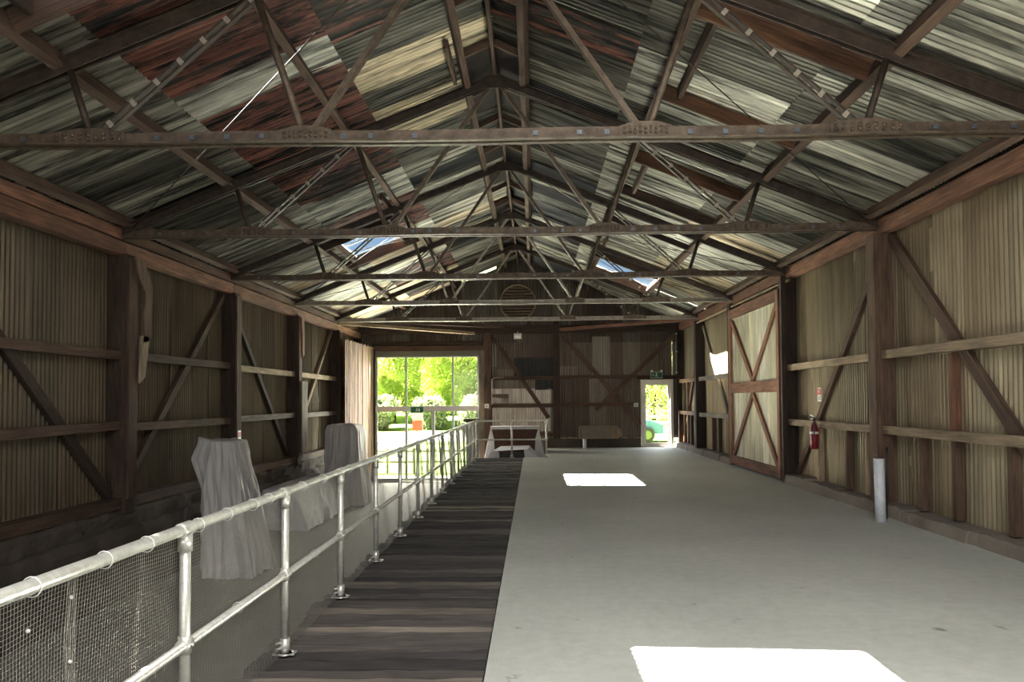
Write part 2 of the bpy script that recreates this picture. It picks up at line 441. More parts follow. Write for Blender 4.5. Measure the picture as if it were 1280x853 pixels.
# ridge board with its short rafters and dark boards
y = YREAR
while y < YEND-0.1:
    ye = min(y+4.2, YEND)
    beam('ridge_board', (XR, y, APEX+0.14), (XR, ye-0.01, APEX+0.14), 0.045, 0.22, 'brown_timber', ceiling)
    y = ye
y = YREAR+0.4; k = 0
while y < YEND-0.3:
    for side in (-1, 1):
        beam('ridge_rafter', (XR+side*0.03, y, APEX+0.13), (XR+side*0.40, y, pz(0.40)+0.12), 0.045, 0.09, 'brown_timber', ceiling, seg=2)
    if k % 3 != 2:
        for side in (-1, 1):
            x0 = XR+side*0.03; x1 = XR+side*0.40
            yy0 = y+0.05; yy1 = y+0.05+(0.75 if k % 2 else 0.95)
            MB().poly([(x0, yy0, APEX+0.16), (x0, yy1, APEX+0.16), (x1, yy1, pz(.40)+0.155), (x1, yy0, pz(.40)+0.155)], 0.015, (side*SL, 0, 1)).build('soffit_board', 'black_board', ceiling)
    y += 1.273; k += 1
# timber trimmers of the skylights and of the closed-over openings
def trim_board(side, y, r0, r1, mat='brown_timber', h=0.19, off=0.10, w=0.045):
    beam('trimmer', (XR+side*r0, y, pz(r0)+off), (XR+side*r1, y, pz(r1)+off), w, h, mat, ceiling)
def trim_side(side, rel, y0, y1, mat='brown_timber', h=0.14, off=0.13):
    beam('trimmer', (XR+side*rel, y0, pz(rel)+off), (XR+side*rel, y1, pz(rel)+off), 0.05, h, mat, ceiling)
trim_board(1, 7.12, 2.17, 3.80, 'orange_timber', 0.22); trim_board(1, 9.15, 2.17, 3.80, 'orange_timber', 0.18); trim_side(1, 2.36, 7.16, 9.1)
trim_board(1, 11.55, 2.17, 3.80, 'orange_timber'); trim_board(1, 13.35, 2.17, 3.80, 'dark_timber'); trim_side(1, 2.36, 11.6, 13.3)
trim_board(1, 15.5, 2.17, 3.80, 'dark_timber', 0.12)
for side, hs, hx in ((-1, SKY_L, SKY_LX), (1, SKY_R, SKY_RX)):
    for a, b in hs:
        trim_board(side, a-0.03, 2.17, 3.80, 'dark_timber', 0.2); trim_board(side, b+0.03, 2.17, 3.80, 'brown_timber', 0.2)
        trim_side(side, hx[0]-0.03, a, b, 'orange_timber' if a > 5 else 'dark_timber', 0.16, 0.15); trim_side(side, hx[1]+0.03, a, b, 'grey_timber' if a > 5 else 'dark_timber', 0.16, 0.15)
        n_ = Vector((side*SL, 0, 1))
        pane = MB()
        pts = [(XR+side*hx[0], a, pz(hx[0])+LIFT+0.05), (XR+side*hx[0], b, pz(hx[0])+LIFT+0.05), (XR+side*hx[1], b, pz(hx[1])+LIFT+0.05), (XR+side*hx[1], a, pz(hx[1])+LIFT+0.05)]
        bb = len(pane.v); pane.v += [Vector(p) for p in pts]; pane.face((0, 1, 2, 3), [(0, 0), (0, 1), (1, 1), (1, 0)])
        pane.build('skylight_pane', 'sky_glass', ceiling)
        for q in (1,):   # glazing bar
            yy = a+(b-a)*0.5
            beam('glazing_bar', (XR+side*hx[0], yy, pz(hx[0])+LIFT+0.03), (XR+side*hx[1], yy, pz(hx[1])+LIFT+0.03), 0.03, 0.03, 'frame', ceiling, seg=1, jit=0)
# small timber blocks beside the purlins
for side, rel, y0, y1 in ((1, 2.30, 17.4, 18.6), (-1, 2.30, 13.6, 14.8), (-1, 2.02, 17.4, 18.4), (-1, 0.56, 9.2, 10.3)):
    trim_side(side, rel, y0, y1, 'brown_timber', 0.12)
# wind bracing rods lying in the roof slopes
def rod(p0, p1, r=0.008, mat='steel_dark', nm='bracing_rod'):
    return MB().tube([p0, p1], r, 6).build(nm, mat, ceiling)
for side in (-1, 1):
    for a, b in ((1, 0), (3, 2), (4, 3)):
        rod((XR+side*5.30, TY[a], pz(5.3)+0.02), (XR+side*0.5, TY[a]-3.8, pz(.5)+0.02))
        if a > 1: rod((XR+side*5.30, TY[b], pz(5.3)+0.0), (XR+side*0.5, TY[b]+3.8, pz(.5)+0.0))

# plain continuation of the shed behind the camera, up to its open rear end
def shell(name, pts, nrm, mat, label):
    o = MB().poly(pts, 0.04, nrm).build(name, mat); o['kind'] = 'structure'; o['label'] = label
shell('ceiling_rear_left', [(XL_, -6, 4.2), (XL_, YREAR, 4.2), (XR, YREAR, APEX+LIFT), (XR, -6, APEX+LIFT)], (-SL, 0, 1), 'steel_dark', 'roof slope behind the viewer')
shell('ceiling_rear_right', [(XR_, -6, 4.2), (XR_, YREAR, 4.2), (XR, YREAR, APEX+LIFT), (XR, -6, APEX+LIFT)], (SL, 0, 1), 'steel_dark', 'roof slope behind the viewer')
shell('wall_left_rear', [(XL_, -6, LOW), (XL_, 3.0, LOW), (XL_, 3.0, 4.2), (XL_, -6, 4.2)], (1, 0, 0), 'rust_paint', 'side wall behind the viewer')
shell('wall_right_rear', [(XR_, -6, 0), (XR_, 3.0, 0), (XR_, 3.0, 4.2), (XR_, -6, 4.2)], (1, 0, 0), 'kerb', 'side wall behind the viewer')

# ------------------------------------------------------------------ roof trusses
B1, B2, T1, T2 = 3.55, 1.55, 3.75, 2.0
def make_truss(y, label):
    t = thing('roof_truss', label, 'truss', (XR, y, TIE), 'steel trusses carrying the roof')
    far = y > 17
    # tie: two flat angles back to back, with a lip
    tb = MB(); seg = 14
    xs = [XR-HALF-0.05+(2*HALF+0.1)*i/seg for i in range(seg+1)]
    sag = lambda x: -0.012*math.cos((x-XR)/HALF*math.pi/2)+0.006*math.sin(x*2.1+y)
    for a, b in zip(xs[:-1], xs[1:]):
        tb.beam((a, y-0.03, TIE+sag(a)), (b, y-0.03, TIE+sag(b)), 0.012, 0.11)
        tb.beam((a, y+0.03, TIE+sag(a)), (b, y+0.03, TIE+sag(b)), 0.012, 0.11)
        tb.beam((a, y-0.055, TIE+sag(a)-0.05), (b, y-0.055, TIE+sag(b)-0.05), 0.05, 0.012)
        tb.beam((a, y+0.055, TIE+sag(a)-0.05), (b, y+0.055, TIE+sag(b)-0.05), 0.05, 0.012)
    ST = 'steel_lit' if far else 'steel'
    tb.build('tie_bar', ST, t)
    for side in (-1, 1):
        P = lambda rel, z, dy=0.0: Vector((XR+side*rel, y+dy, z))
        # top chord: pair of angles
        ch = MB()
        for dy in (-0.035, 0.035):
            ch.beam(P(HALF+0.05, TIE+0.02, dy), P(0.0, APEX, dy), 0.014, 0.12)
            ch.beam(P(HALF+0.05, TIE+0.02+0.055, dy*1.9), P(0.0, APEX+0.055, dy*1.9), 0.055, 0.012)
        ch.build('top_chord', 'steel_dark', t)
        # outer strut (tube)
        MB().tube([P(B1, TIE+0.03), P(T1, pz(T1)-0.02)], 0.033, 10).build('strut', 'steel_dark', t)
        MB().tube([P(B2+0.03, TIE+0.03), P(T2+0.03, pz(T2)-0.02)], 0.034 if not far else 0.028, 10).build('strut', ST, t)
        # outer diagonal: two bars held apart by bright spacers
        dg = MB(); a = P(B1-0.06, TIE+0.02); b = P(T2-0.02, pz(T2)-0.02)
        off = (b-a).cross(Vector((0, 1, 0))).normalized()*0.030
        for sgn in (-1, 1): dg.beam(a+off*sgn, b+off*sgn, 0.05, 0.020, off)
        d = dg.build('diagonal', 'steel_dark', t)
        ns = 7
        for k in range(ns):
            p = a+(b-a)*((k+0.6)/ns); u = (b-a).normalized()
            MB().beam(p-u*0.022, p+u*0.022, 0.07, 0.062, off).build('spacer', 'packer', d)
        # inner diagonal to the apex: wide flat bar
        a = P(B2-0.04, TIE+0.02); b = P(0.06, APEX-0.06)
        di = MB().beam(a, b, 0.05, 0.075, (0, 1, 0)).build('diagonal', ST, t)
        # gusset plates with rivet heads at the nodes
        for rel, lng in ((B1, 0.34), (B2, 0.24)):
            g = MB(); z = TIE+0.015
            for dy in (-0.042, 0.042):
                g.poly([P(rel-lng, z-0.055, dy), P(rel+lng, z-0.055, dy), P(rel+lng, z+0.035, dy), P(rel+0.10, z+0.075, dy), P(rel-0.10, z+0.075, dy), P(rel-lng, z+0.035, dy)], 0.01, (0, 1, 0))
            if not far:
                for q in range(9):
                    for r_ in (0, 1):
                        p = P(rel-lng+0.05+q*(2*lng-0.1)/8, z-0.028+0.04*r_+(0.01 if q % 2 else 0), -0.05)
                        g.tube([p+Vector((0, 0.004, 0)), p-Vector((0, 0.010, 0)), p-Vector((0, 0.017, 0))], 0.017, 6, True, [0.018, 0.016, 0.006])
            g.build('gusset_plate', 'steel', t)
        if not far:
            for q in (1.95, 2.27, 2.59, 2.91, 4.15, 4.5, 4.85, 0.55, 0.95, 1.2):
                c = P(q, TIE+sag(XR+side*q), -0.045)
                MB().box(c.x-0.022, c.x+0.022, c.y-0.008, c.y+0.006, c.z-0.022, c.z+0.022).tube([c, c-Vector((0, 0.02, 0))], 0.011, 6).build('bolt', 'bolt', t)
    # apex plate
    MB().poly([(XR-0.28, y-0.05, APEX-0.14), (XR+0.28, y-0.05, APEX-0.14), (XR+0.18, y-0.05, APEX+0.02), (XR, y-0.05, APEX+0.07), (XR-0.18, y-0.05, APEX+0.02)], 0.012, (0, 1, 0)).build('apex_plate', 'steel_dark', t)
    return t
for y, lb in zip(TY, ('nearest steel roof truss, its riveted tie bar crossing the whole top of view',
                      'second steel roof truss back, landing on the near thick post of the right wall',
                      'third steel roof truss back, just before the left skylight',
                      'fourth steel roof truss back, crossing below the right skylight near edge',
                      'last steel roof truss, crossing just in front of the round louvred vent')):
    make_truss(y, lb)

# ------------------------------------------------------------------ side walls
def wall_sheets(parent, x, y0, y1, zsplit, zbot, ztop, inward, skip=()):
    ex = Vector((0, 1, 0)); ey = Vector((0, 0, 1)); ez = ex.cross(ey)
    for r, (za, zb) in enumerate(((zbot, zsplit+0.05), (zsplit-0.05, ztop))):
        y = y0; i = 0
        while y < y1-0.05:
            wd = min(random.choice((0.656, 0.738)), y1-y)
            ym = y+wd/2
            if not any(a < ym < b for a, b in skip):
                o = Vector((x+inward*(0.004*(i % 2)+0.012*r), y, za))
                me = rect_sheet(wd+0.082, zb-za, 3, random.randint(0, 2))
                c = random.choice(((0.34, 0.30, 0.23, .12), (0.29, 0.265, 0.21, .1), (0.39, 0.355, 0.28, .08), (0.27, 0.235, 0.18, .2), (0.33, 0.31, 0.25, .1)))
                if inward > 0: c = (c[0]*.34, c[1]*.295, c[2]*.25, c[3]+.06)  # left wall's dimmer light put into its sheet colours
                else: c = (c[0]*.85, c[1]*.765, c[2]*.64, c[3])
                f = random.uniform(.88, 1.1)
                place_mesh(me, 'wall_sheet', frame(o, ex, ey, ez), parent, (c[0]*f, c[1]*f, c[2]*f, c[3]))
            y += wd; i += 1

# ---- right wall
wr = struct('wall_right', 'right side wall of corrugated iron on timber posts, rails and braces', (XR_, 14, 0))
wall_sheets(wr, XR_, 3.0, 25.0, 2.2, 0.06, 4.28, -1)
for y in [2.85]+TY[0:1]+TY[1:]:
    w_, d_ = (0.24, 0.27)
    MB().box(4.80, 5.07, y-0.10, y+0.13, 0.0, 3.93, 'z').build('post', 'dark_timber' if y > 14 else 'brown_timber', wr)
edges = [3.0]+TY+[24.9]
for a, b in zip(edges[:-1], edges[1:]):
    if abs(a-TY[2]) < .1: continue
    for z in (2.20, 1.16):
        far = a > 17
        beam('rail', (4.93, a+0.13, z), (4.93, b-0.10, z+random.uniform(-.02, .02)), 0.09, 0.115, 'grey_timber' if a > 17 and a < 20 else 'red_timber' if a > 20 else 'tan_timber', wr)
def wbrace(parent, x, y0, z0, y1, z1, mat, w=0.06, h=0.13):
    beam('brace', (x, y0, z0), (x, y1, z1), w, h, mat, parent, (1, 0, 0) if False else (0, 0, 1))
wbrace(wr, 5.035, 10.36, 3.88, 6.9, 0.35, 'brown_timber', 0.06, 0.15)
wbrace(wr, 5.035, 10.65, 3.72, 14.15, 0.18, 'brown_timber', 0.06, 0.12)
wbrace(wr, 5.035, 21.8, 3.75, 18.3, 0.3, 'grey_timber', 0.06, 0.12)
wbrace(wr, 5.035, 22.1, 3.75, 24.8, 0.2, 'red_timber', 0.06, 0.12)
wbrace(wr, 5.035, 6.5, 0.4, 3.0, 3.8, 'brown_timber', 0.06, 0.15)
for y, z0, z1, mt in ((9.56, .16, 1.10, 'brown_timber'), (8.80, .16, 1.10, 'brown_timber'), (8.83, 1.22, 2.14, 'red_timber'), (7.78, .16, 1.10, 'brown_timber'), (6.1, .16, 1.1, 'brown_timber'),
                      (11.82, .16, 1.10, 'brown_timber'), (11.10, .16, 1.10, 'tan_timber'), (12.98, .16, 1.10, 'tan_timber'),
                      (20.6, .16, 1.1, 'brown_timber'), (19.9, .16, 1.1, 'dark_timber'), (24.4, .16, 1.1, 'red_timber'), (24.6, 1.22, 2.14, 'tan_timber'), (23.4, .16, 1.1, 'brown_timber'), (23.9, .16, 2.14, 'tan_timber')):
    MB().box(4.96, 5.06, y-0.04, y+0.04, z0, z1, 'z').build('stud', mt, wr)
for a, b in zip(edges[:-1], edges[1:]):
    beam('wall_plate', (4.97, a, 4.03), (4.97, b-0.02, 4.03), 0.14, 0.21, 'red_timber', wr, seg=8, jit=0.006)
    beam('wall_plate', (5.04, a, 4.27), (5.04, b-0.02, 4.27), 0.10, 0.13, 'brown_timber', wr, seg=8, jit=0.006)
    beam('eaves_batten', (4.90, a, 4.21), (4.90, b-0.02, 4.21), 0.03, 0.04, 'tan_timber', wr)
MB().tube([(4.86, 14.0, 3.86), (4.86, 22.0, 3.86)], 0.03, 8).build('door_track', 'tan_timber', wr)
# door stop pole beside the sliding door
MB().box(4.74, 4.83, 14.10, 14.19, 0.0, 3.95, 'z').build('door_post', 'dark_timber', wr)
# concrete kerb in cast lengths
y = 3.0
while y < 24.9:
    l = random.uniform(0.9, 1.7); ye = min(y+l, 24.9)
    if y < 14.2 < ye: ye = 14.2
    if 14.19 < y < 18.0: y = 18.0; continue
    b = MB(); n = 6; j = [random.uniform(-.03, .03) for _ in range(20)]
    z1 = random.uniform(0.13, 0.18); xo = random.uniform(-0.02, 0.02)
    ring = []
    for i in range(n+1):
        yy = y+(ye-0.008-y)*i/n; q = random.uniform(-.012, .012); q2 = random.uniform(-.012, .012)
        b.v += [Vector((5.08, yy, -0.02)), Vector((4.74+xo+q, yy, -0.02)), Vector((4.765+xo+q, yy, z1-.03+q2)), Vector((4.79+xo+q, yy, z1+q2)), Vector((5.08, yy, z1+q2))]
    for i in range(n):
        for k in range(5):
            k2 = (k+1) % 5; A = i*5
            b.face((A+k, A+5+k, A+5+k2, A+k2), [(0, 0), (0, 1), (1, 1), (1, 0)])
    b.face((0, 1, 2, 3, 4), [(0, 0)]*5); b.face(tuple(reversed(range(n*5, n*5+5))), [(0, 0)]*5)
    b.build('kerb_block', 'kerb', wr)
    y = ye

# ---- sliding goods door standing against the right wall
dr = struct('door_2', 'tall boarded sliding door with two crosses of red-brown braces in the right wall', (4.8, 14.3, 0))
dy0, dy1, dz0, dz1 = 14.36, 18.02, 0.05, 3.75
for yy, ww in ((dy0+0.07, 0.14), (dy1-0.07, 0.14)):
    MB().box(4.76, 4.82, yy-ww/2, yy+ww/2, dz0, dz1, 'z').build('stile', 'red_timber', dr)
for z, h in ((dz1-0.11, 0.22), (1.86, 0.24), (dz0+0.10, 0.20)):
    MB().box(4.765, 4.815, dy0+0.14, dy1-0.14, z-h/2, z+h/2, 'y').build('cross_rail', 'red_timber', dr)
for (a, b) in (((dy0+.2, 3.45), (16.19, 2.0)), ((dy1-.2, 3.45), (16.19, 2.0)), ((16.19, 1.72), (dy0+.2, .25)), ((16.19, 1.72), (dy1-.2, .25))):
    MB().beam((4.80, a[0], a[1]), (4.80, b[0], b[1]), 0.04, 0.13).build('brace', 'red_timber', dr)
y = dy0+0.02
while y < dy1-0.05:
    wd = min(random.uniform(0.34, 0.5), dy1-0.02-y)
    for z0, z1 in ((dz0, 1.88), (1.88, dz1)):
        o = MB().box(4.832, 4.842+random.uniform(0, .006), y+.004, y+wd-.006, z0, z1, 'z').build('door_panel', 'door_sheet', dr)
        c = random.choice(((0.50, 0.46, 0.33), (0.44, 0.41, 0.30), (0.55, 0.52, 0.42), (0.42, 0.38, 0.27))); o.color = (*c, 0.12 if z0 > 1 else 0.25)
    y += wd

# ---- left wall
wl = struct('wall_left', 'left side wall of corrugated iron on timber posts over a rough concrete footing', (XL_, 14, 0))
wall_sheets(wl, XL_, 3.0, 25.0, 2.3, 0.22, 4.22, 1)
for y in [2.85]+TY:
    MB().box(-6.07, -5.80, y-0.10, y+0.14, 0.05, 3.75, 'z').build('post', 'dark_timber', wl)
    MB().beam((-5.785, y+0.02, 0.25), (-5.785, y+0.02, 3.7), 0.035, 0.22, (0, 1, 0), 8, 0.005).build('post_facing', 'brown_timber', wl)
# broken facing boards
def ragged(yc, pts, mat='brown_timber', x=-5.755):
    MB().poly([(x, yc+a, b) for a, b in pts], 0.03, (1, 0, 0)).build('broken_board', mat, wl)
ragged(TY[1], [(0.02, 3.72), (0.26, 3.72), (0.50, 3.35), (0.46, 2.55), (0.24, 2.5), (0.30, 3.25), (0.12, 3.45)])
ragged(TY[1], [(0.20, 2.6), (0.42, 2.6), (0.30, 2.0), (0.16, 1.9)], 'tan_timber')
ragged(TY[3], [(0.0, 3.7), (0.22, 3.7), (0.24, 2.8), (0.10, 2.7), (0.05, 3.3)], 'red_timber')
MB().box(-5.76, -5.72, TY[3]-0.02, TY[3]+0.42, 0.35, 2.12, 'z').build('grey_board', 'grey_timber', wl)
for a, b in zip(edges[:-1], edges[1:]):
    for z in (2.30, 1.275):
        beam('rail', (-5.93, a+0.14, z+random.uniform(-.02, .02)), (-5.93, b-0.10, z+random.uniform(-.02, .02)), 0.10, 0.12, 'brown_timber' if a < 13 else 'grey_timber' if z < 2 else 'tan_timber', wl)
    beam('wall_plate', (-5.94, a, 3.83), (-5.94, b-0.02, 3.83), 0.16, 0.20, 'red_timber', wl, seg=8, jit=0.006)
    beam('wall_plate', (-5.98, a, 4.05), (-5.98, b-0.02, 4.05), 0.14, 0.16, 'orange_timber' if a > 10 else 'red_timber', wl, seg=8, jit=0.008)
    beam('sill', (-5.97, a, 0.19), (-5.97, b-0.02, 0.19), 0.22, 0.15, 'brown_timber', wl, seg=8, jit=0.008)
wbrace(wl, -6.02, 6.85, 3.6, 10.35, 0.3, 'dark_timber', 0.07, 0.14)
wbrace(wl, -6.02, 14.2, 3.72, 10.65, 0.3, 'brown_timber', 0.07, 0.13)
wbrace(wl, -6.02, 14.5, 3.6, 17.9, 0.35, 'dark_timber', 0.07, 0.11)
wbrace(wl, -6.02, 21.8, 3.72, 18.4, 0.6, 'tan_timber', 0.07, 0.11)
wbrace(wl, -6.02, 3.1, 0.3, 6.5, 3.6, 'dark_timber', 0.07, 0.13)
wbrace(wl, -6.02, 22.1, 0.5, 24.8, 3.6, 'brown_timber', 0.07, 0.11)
# rough footing with a broken ledge
def rough_block(name, x0, x1, y0, y1, z0, z1, mat, parent, ny=60, nz=8, amp=0.04, freq=2.2, face=1):
    b = MB()
    xf = x1 if face > 0 else x0; xb = x0 if face > 0 else x1
    rows_ = []
    for j in range(nz+2):
        for i in range(ny+1):
            yy = y0+(y1-y0)*i/ny
            if j <= nz:
                zz = z0+(z1-z0)*j/nz
                q = noise.noise(Vector((yy*freq, zz*freq*1.7, 3.1)))*amp+noise.noise(Vector((yy*freq*4, zz*freq*5, 9.1)))*amp*.5
                zt = noise.noise(Vector((yy*1.9, 4.4, 7)))*0.05 if j == nz else 0
                b.v.append(Vector((xf+face*(q-(0.06 if j == nz else 0)), yy, zz+zt)))
            else: b.v.append(Vector((xb, yy, z1)))
    for j in range(nz+1):
        for i in range(ny):
            a = j*(ny+1)+i; b.face((a, a+1, a+ny+2, a+ny+1), [(0, 0)]*4)
    return b.build(name, mat, parent)
rough_block('footing', -6.1, -5.72, 3, 25, LOW, -0.14, 'plinth', wl, 150, 8, 0.05)
rough_block('footing', -6.1, -5.84, 3, 25, -0.2, 0.12, 'plinth', wl, 150, 4, 0.05)

# ------------------------------------------------------------------ floors
def slab(name, pts, z0, z1, mat, label):
    b = MB(); n = len(pts)
    for p in pts: b.v.append(Vector((p[0], p[1], z1)))
    for p in pts: b.v.append(Vector((p[0], p[1], z0)))
    b.face(tuple(range(n)), [(p[0], p[1]) for p in pts]); b.face(tuple(reversed(range(n, 2*n))), [(0, 0)]*n)
    for k in range(n):
        k2 = (k+1) % n; b.face((k2, k, n+k, n+k2), [(0, 0)]*4)
    o = b.build(name, mat); o['kind'] = 'structure'; o['label'] = label; return o
slab('floor', [(-0.30, -3.0), (5.1, -3.0), (5.1, 25.0), (0.40, 25.0), (0.40, 20.72), (-0.30, 20.72)], LOW, 0.0, 'floor', 'smooth pale grey concrete slab of the main floor')
slab('floor_lower', [(-6.1, -3.0), (0.5, -3.0), (0.5, 25.1), (-6.1, 25.1)], LOW-0.2, LOW, 'low_floor', 'lower concrete floor between the walkway and left wall')
deck = struct('plank_walkway', 'raised walkway of weathered dark cross planks beside the concrete slab', (-1.0, 10, 0))
MB().box(-1.62, -0.31, -3.0, 20.65, LOW, -0.075, 'y').build('platform_body', 'plinth', deck)
y = 2.2
while y < 20.66:
    wd = random.choice((0.12, 0.14, 0.16, 0.13, 0.15, 0.18))*random.uniform(.92, 1.08)
    ye = min(y+wd, 20.7)
    xl = -1.74+random.uniform(-0.05, 0.04)
    r_ = random.random()
    mt = 'deck_light' if (y < 4.9 and r_ < 0.42) or (y < 7 and r_ < .15) or r_ < 0.05 else 'deck_mid' if r_ < 0.62 else 'deck_dark'
    if mt not in M:
        M['deck_light'] = mat_wood('deck_light', (0.20, 0.17, 0.14), (0.36, 0.31, 0.26), (0.6, 1.15), 0.9, 70)
        M['deck_mid'] = mat_wood('deck_mid', (0.07, 0.06, 0.055), (0.16, 0.14, 0.13), (0.55, 1.2), 0.9, 70)
        M['deck_dark'] = mat_wood('deck_dark', (0.032, 0.028, 0.028), (0.085, 0.076, 0.074), (0.55, 1.2), 0.9, 70)
    zt = random.uniform(-.020, 0.0)
    sk = random.uniform(-.012, .012)
    b = MB().beam((xl, (y+ye)/2+sk, -0.036+zt), (-0.31, (y+ye)/2-sk, -0.036+zt), (ye-y)-random.uniform(.014, .034), 0.072, (0, 0, 1), 10, 0.006)
    b.build('plank', mt, deck)
    y = ye

# ------------------------------------------------------------------ far wall
wf = struct('wall_far', 'far gable wall of dark patched corrugated iron with posts and braces', (0, 25, 0))
WX0, WX1, WZ1 = -5.40, -1.82, 3.36          # window opening
DX0, DX1, DZ1 = 3.61, 4.70, 2.27            # glass door opening
ex = Vector((1, 0, 0)); ey = Vector((0, 0, 1)); ez = ex.cross(ey)
def gable(x): return APEX-SL*abs(x-XR)+LIFT+0.03
def far_sheet(x0, x1, zb, zt, c, yo=0.0, gab=False, drop=0.0):
    if gab: me = sheet_mesh(x0, x1, lambda x: zb, lambda x: gable(x)-drop, 2, segs=5)
    else: me = sheet_mesh(x0, x1, lambda x: zb, lambda x: zt, 2, segs=5)
    place_mesh(me, 'wall_sheet', frame(Vector((0, YEND+yo, 0)), ex, ey, ez), wf, c)
x = -6.1; i = 0
FC = ((0.15, 0.12, 0.10, .2), (0.19, 0.165, 0.14, .15), (0.12, 0.095, 0.08, .25), (0.23, 0.21, 0.18, .1), (0.17, 0.14, 0.115, .2))
while x < 5.09:
    x1 = min(x+random.choice((0.574, 0.656)), 5.1)
    for m in (WX0, WX1, DX0, DX1):
        if x+0.02 < m < x1+0.15: x1 = m
    xm = (x+x1)/2
    c = random.choice(FC); yo = 0.004*(i % 2)
    drop = 0.09 if -2.2 < xm < -1.2 else 0.0
    far_sheet(x, x1+0.03 if x1 < 5 else x1, 3.55, 0, tuple(q*0.6 for q in c[:3])+(.2,), yo-0.012, True, drop)
    if WX0 < xm < WX1: zb = WZ1
    elif DX0 < xm < DX1: zb = DZ1
    elif xm < WX0 or xm < 0.4: zb = LOW
    else: zb = 0.3
    if zb < 2:
        zs = 2.35 if xm > 0.8 else 2.7
        far_sheet(x, x1+0.02, zs-.04, 3.62, random.choice(FC), yo-0.006)
        far_sheet(x, x1+0.02, zb, zs+.04, random.choice(FC), yo)
    else: far_sheet(x, x1, zb, 3.62, c, yo)
    x = x1; i += 1
# patches: dark new sheets and pale ones left of the middle post
for x0, x1, z0, z1, c in ((-0.65, 0.66, 2.42, 3.05, (0.045, 0.048, 0.055, 0)), (0.05, .66, 1.95, 2.3, (0.05, 0.052, 0.06, 0)), (-1.42, .6, 1.5, 2.0, (0.62, 0.58, 0.55, 0)),
                         (-1.42, -.85, 1.5, 1.82, (0.16, 0.12, .1, .2)), (-1.42, .58, 0.55, 1.35, (0.55, 0.51, 0.48, .05)), (2.0, 2.6, 2.42, 3.75, (.30, .28, .25, .0)), (0.9, 1.5, 2.42, 2.75, (.26, .22, .2, .1))):
    far_sheet(x0, x1, z0, z1, c, -0.03)
def fbox(name, x0, x1, z0, z1, mat, d=0.14, grain='x', y=None):
    y1 = (YEND-0.02) if y is None else y
    return MB().box(x0, x1, y1-d, y1, z0, z1, grain).build(name, mat, wf)
for x0, x1, z1, mt in ((0.68, 0.88, 4.4, 'dark_timber'), (-1.66, -1.44, 3.9, 'brown_timber'), (4.86, 5.08, 4.0, 'dark_timber')):
    fbox('post', x0, x1, 0.0 if x0 > 0.4 else LOW, z1, mt, 0.2, 'z')
fbox('post', -6.08, -5.86, LOW, 3.9, 'dark_timber', 0.2, 'z')
for x0, x1, z, mt in ((-1.44, .68, 2.35, 'brown_timber'), (.88, 3.55, 2.38, 'brown_timber'), (-1.44, .68, 1.42, 'brown_timber'), (.88, 3.5, 1.45, 'brown_timber'), (-1.44, .68, .45, 'brown_timber')):
    fbox('rail', x0, x1, z-0.055, z+0.055, mt, 0.10)
fbox('header', 3.5, 4.86, DZ1+0.02, DZ1+0.14, 'dark_timber', 0.12)
fbox('cross_beam', -6.08, 5.08, 3.88, 4.14, 'dark_timber', 0.16, 'x', YEND-0.03)
fbox('upright', 1.80, 1.92, 4.14, 5.3, 'brown_timber', 0.1, 'z'); fbox('upright', -.2, -.08, 4.14, 4.35, 'brown_timber', 0.1, 'z')
for (xa, za), (xb, zb) in (((-1.4, 3.8), (.5, 1.0)), ((1.0, 3.8), (3.6, .75)), ((4.8, 3.8), (2.1, 1.25))):
    beam('brace', (xa, YEND-0.085, za), (xb, YEND-0.085, zb), 0.05, 0.14, 'brown_timber', wf)
for (xa, ya, za), (xb, yb, zb), mt in (((4.95, 22.1, 4.02), (.9, 24.85, 3.98), 'red_timber'), ((-5.9, 22.1, 3.98), (-2.0, 24.8, 3.88), 'tan_timber'), ((-5.9, 22.3, 4.12), (-1.0, 24.85, 4.1), 'brown_timber')):
    beam('corner_brace', (xa, ya, za), (xb, yb, zb), 0.10, 0.10, mt, wf)
MB().box(0.45, DX0-0.02, YEND-0.24, YEND-0.02, 0, 0.31).build('footing', 'plinth', wf)
# small holes torn in the gable: dark openings left as gaps above are real; pale louvred vent
v = thing('round_vent', 'round wooden louvred vent set high in the far gable', 'vent', (XR, YEND, 4.93))
pts = [(XR+0.60*math.cos(a), YEND-0.07, 4.93+0.60*math.sin(a)) for a in [2*math.pi*k/40 for k in range(41)]]
MB().tube(pts, 0.035, 6, False).build('rim', 'louvre', v)
for k in range(11):
    z = 4.93-0.5+k*0.1; hw = math.sqrt(max(0.01, 0.58**2-(z-4.93)**2))
    MB().beam((XR-hw, YEND-0.06, z), (XR+hw, YEND-0.06, z), 0.07, 0.018, (0, -0.55, 1)).build('slat', 'louvre', v)
MB().tube([(XR, YEND-0.03, 4.93), (XR, YEND-0.02, 4.93)], 0.58, 32).build('backing', 'dark_timber', v)

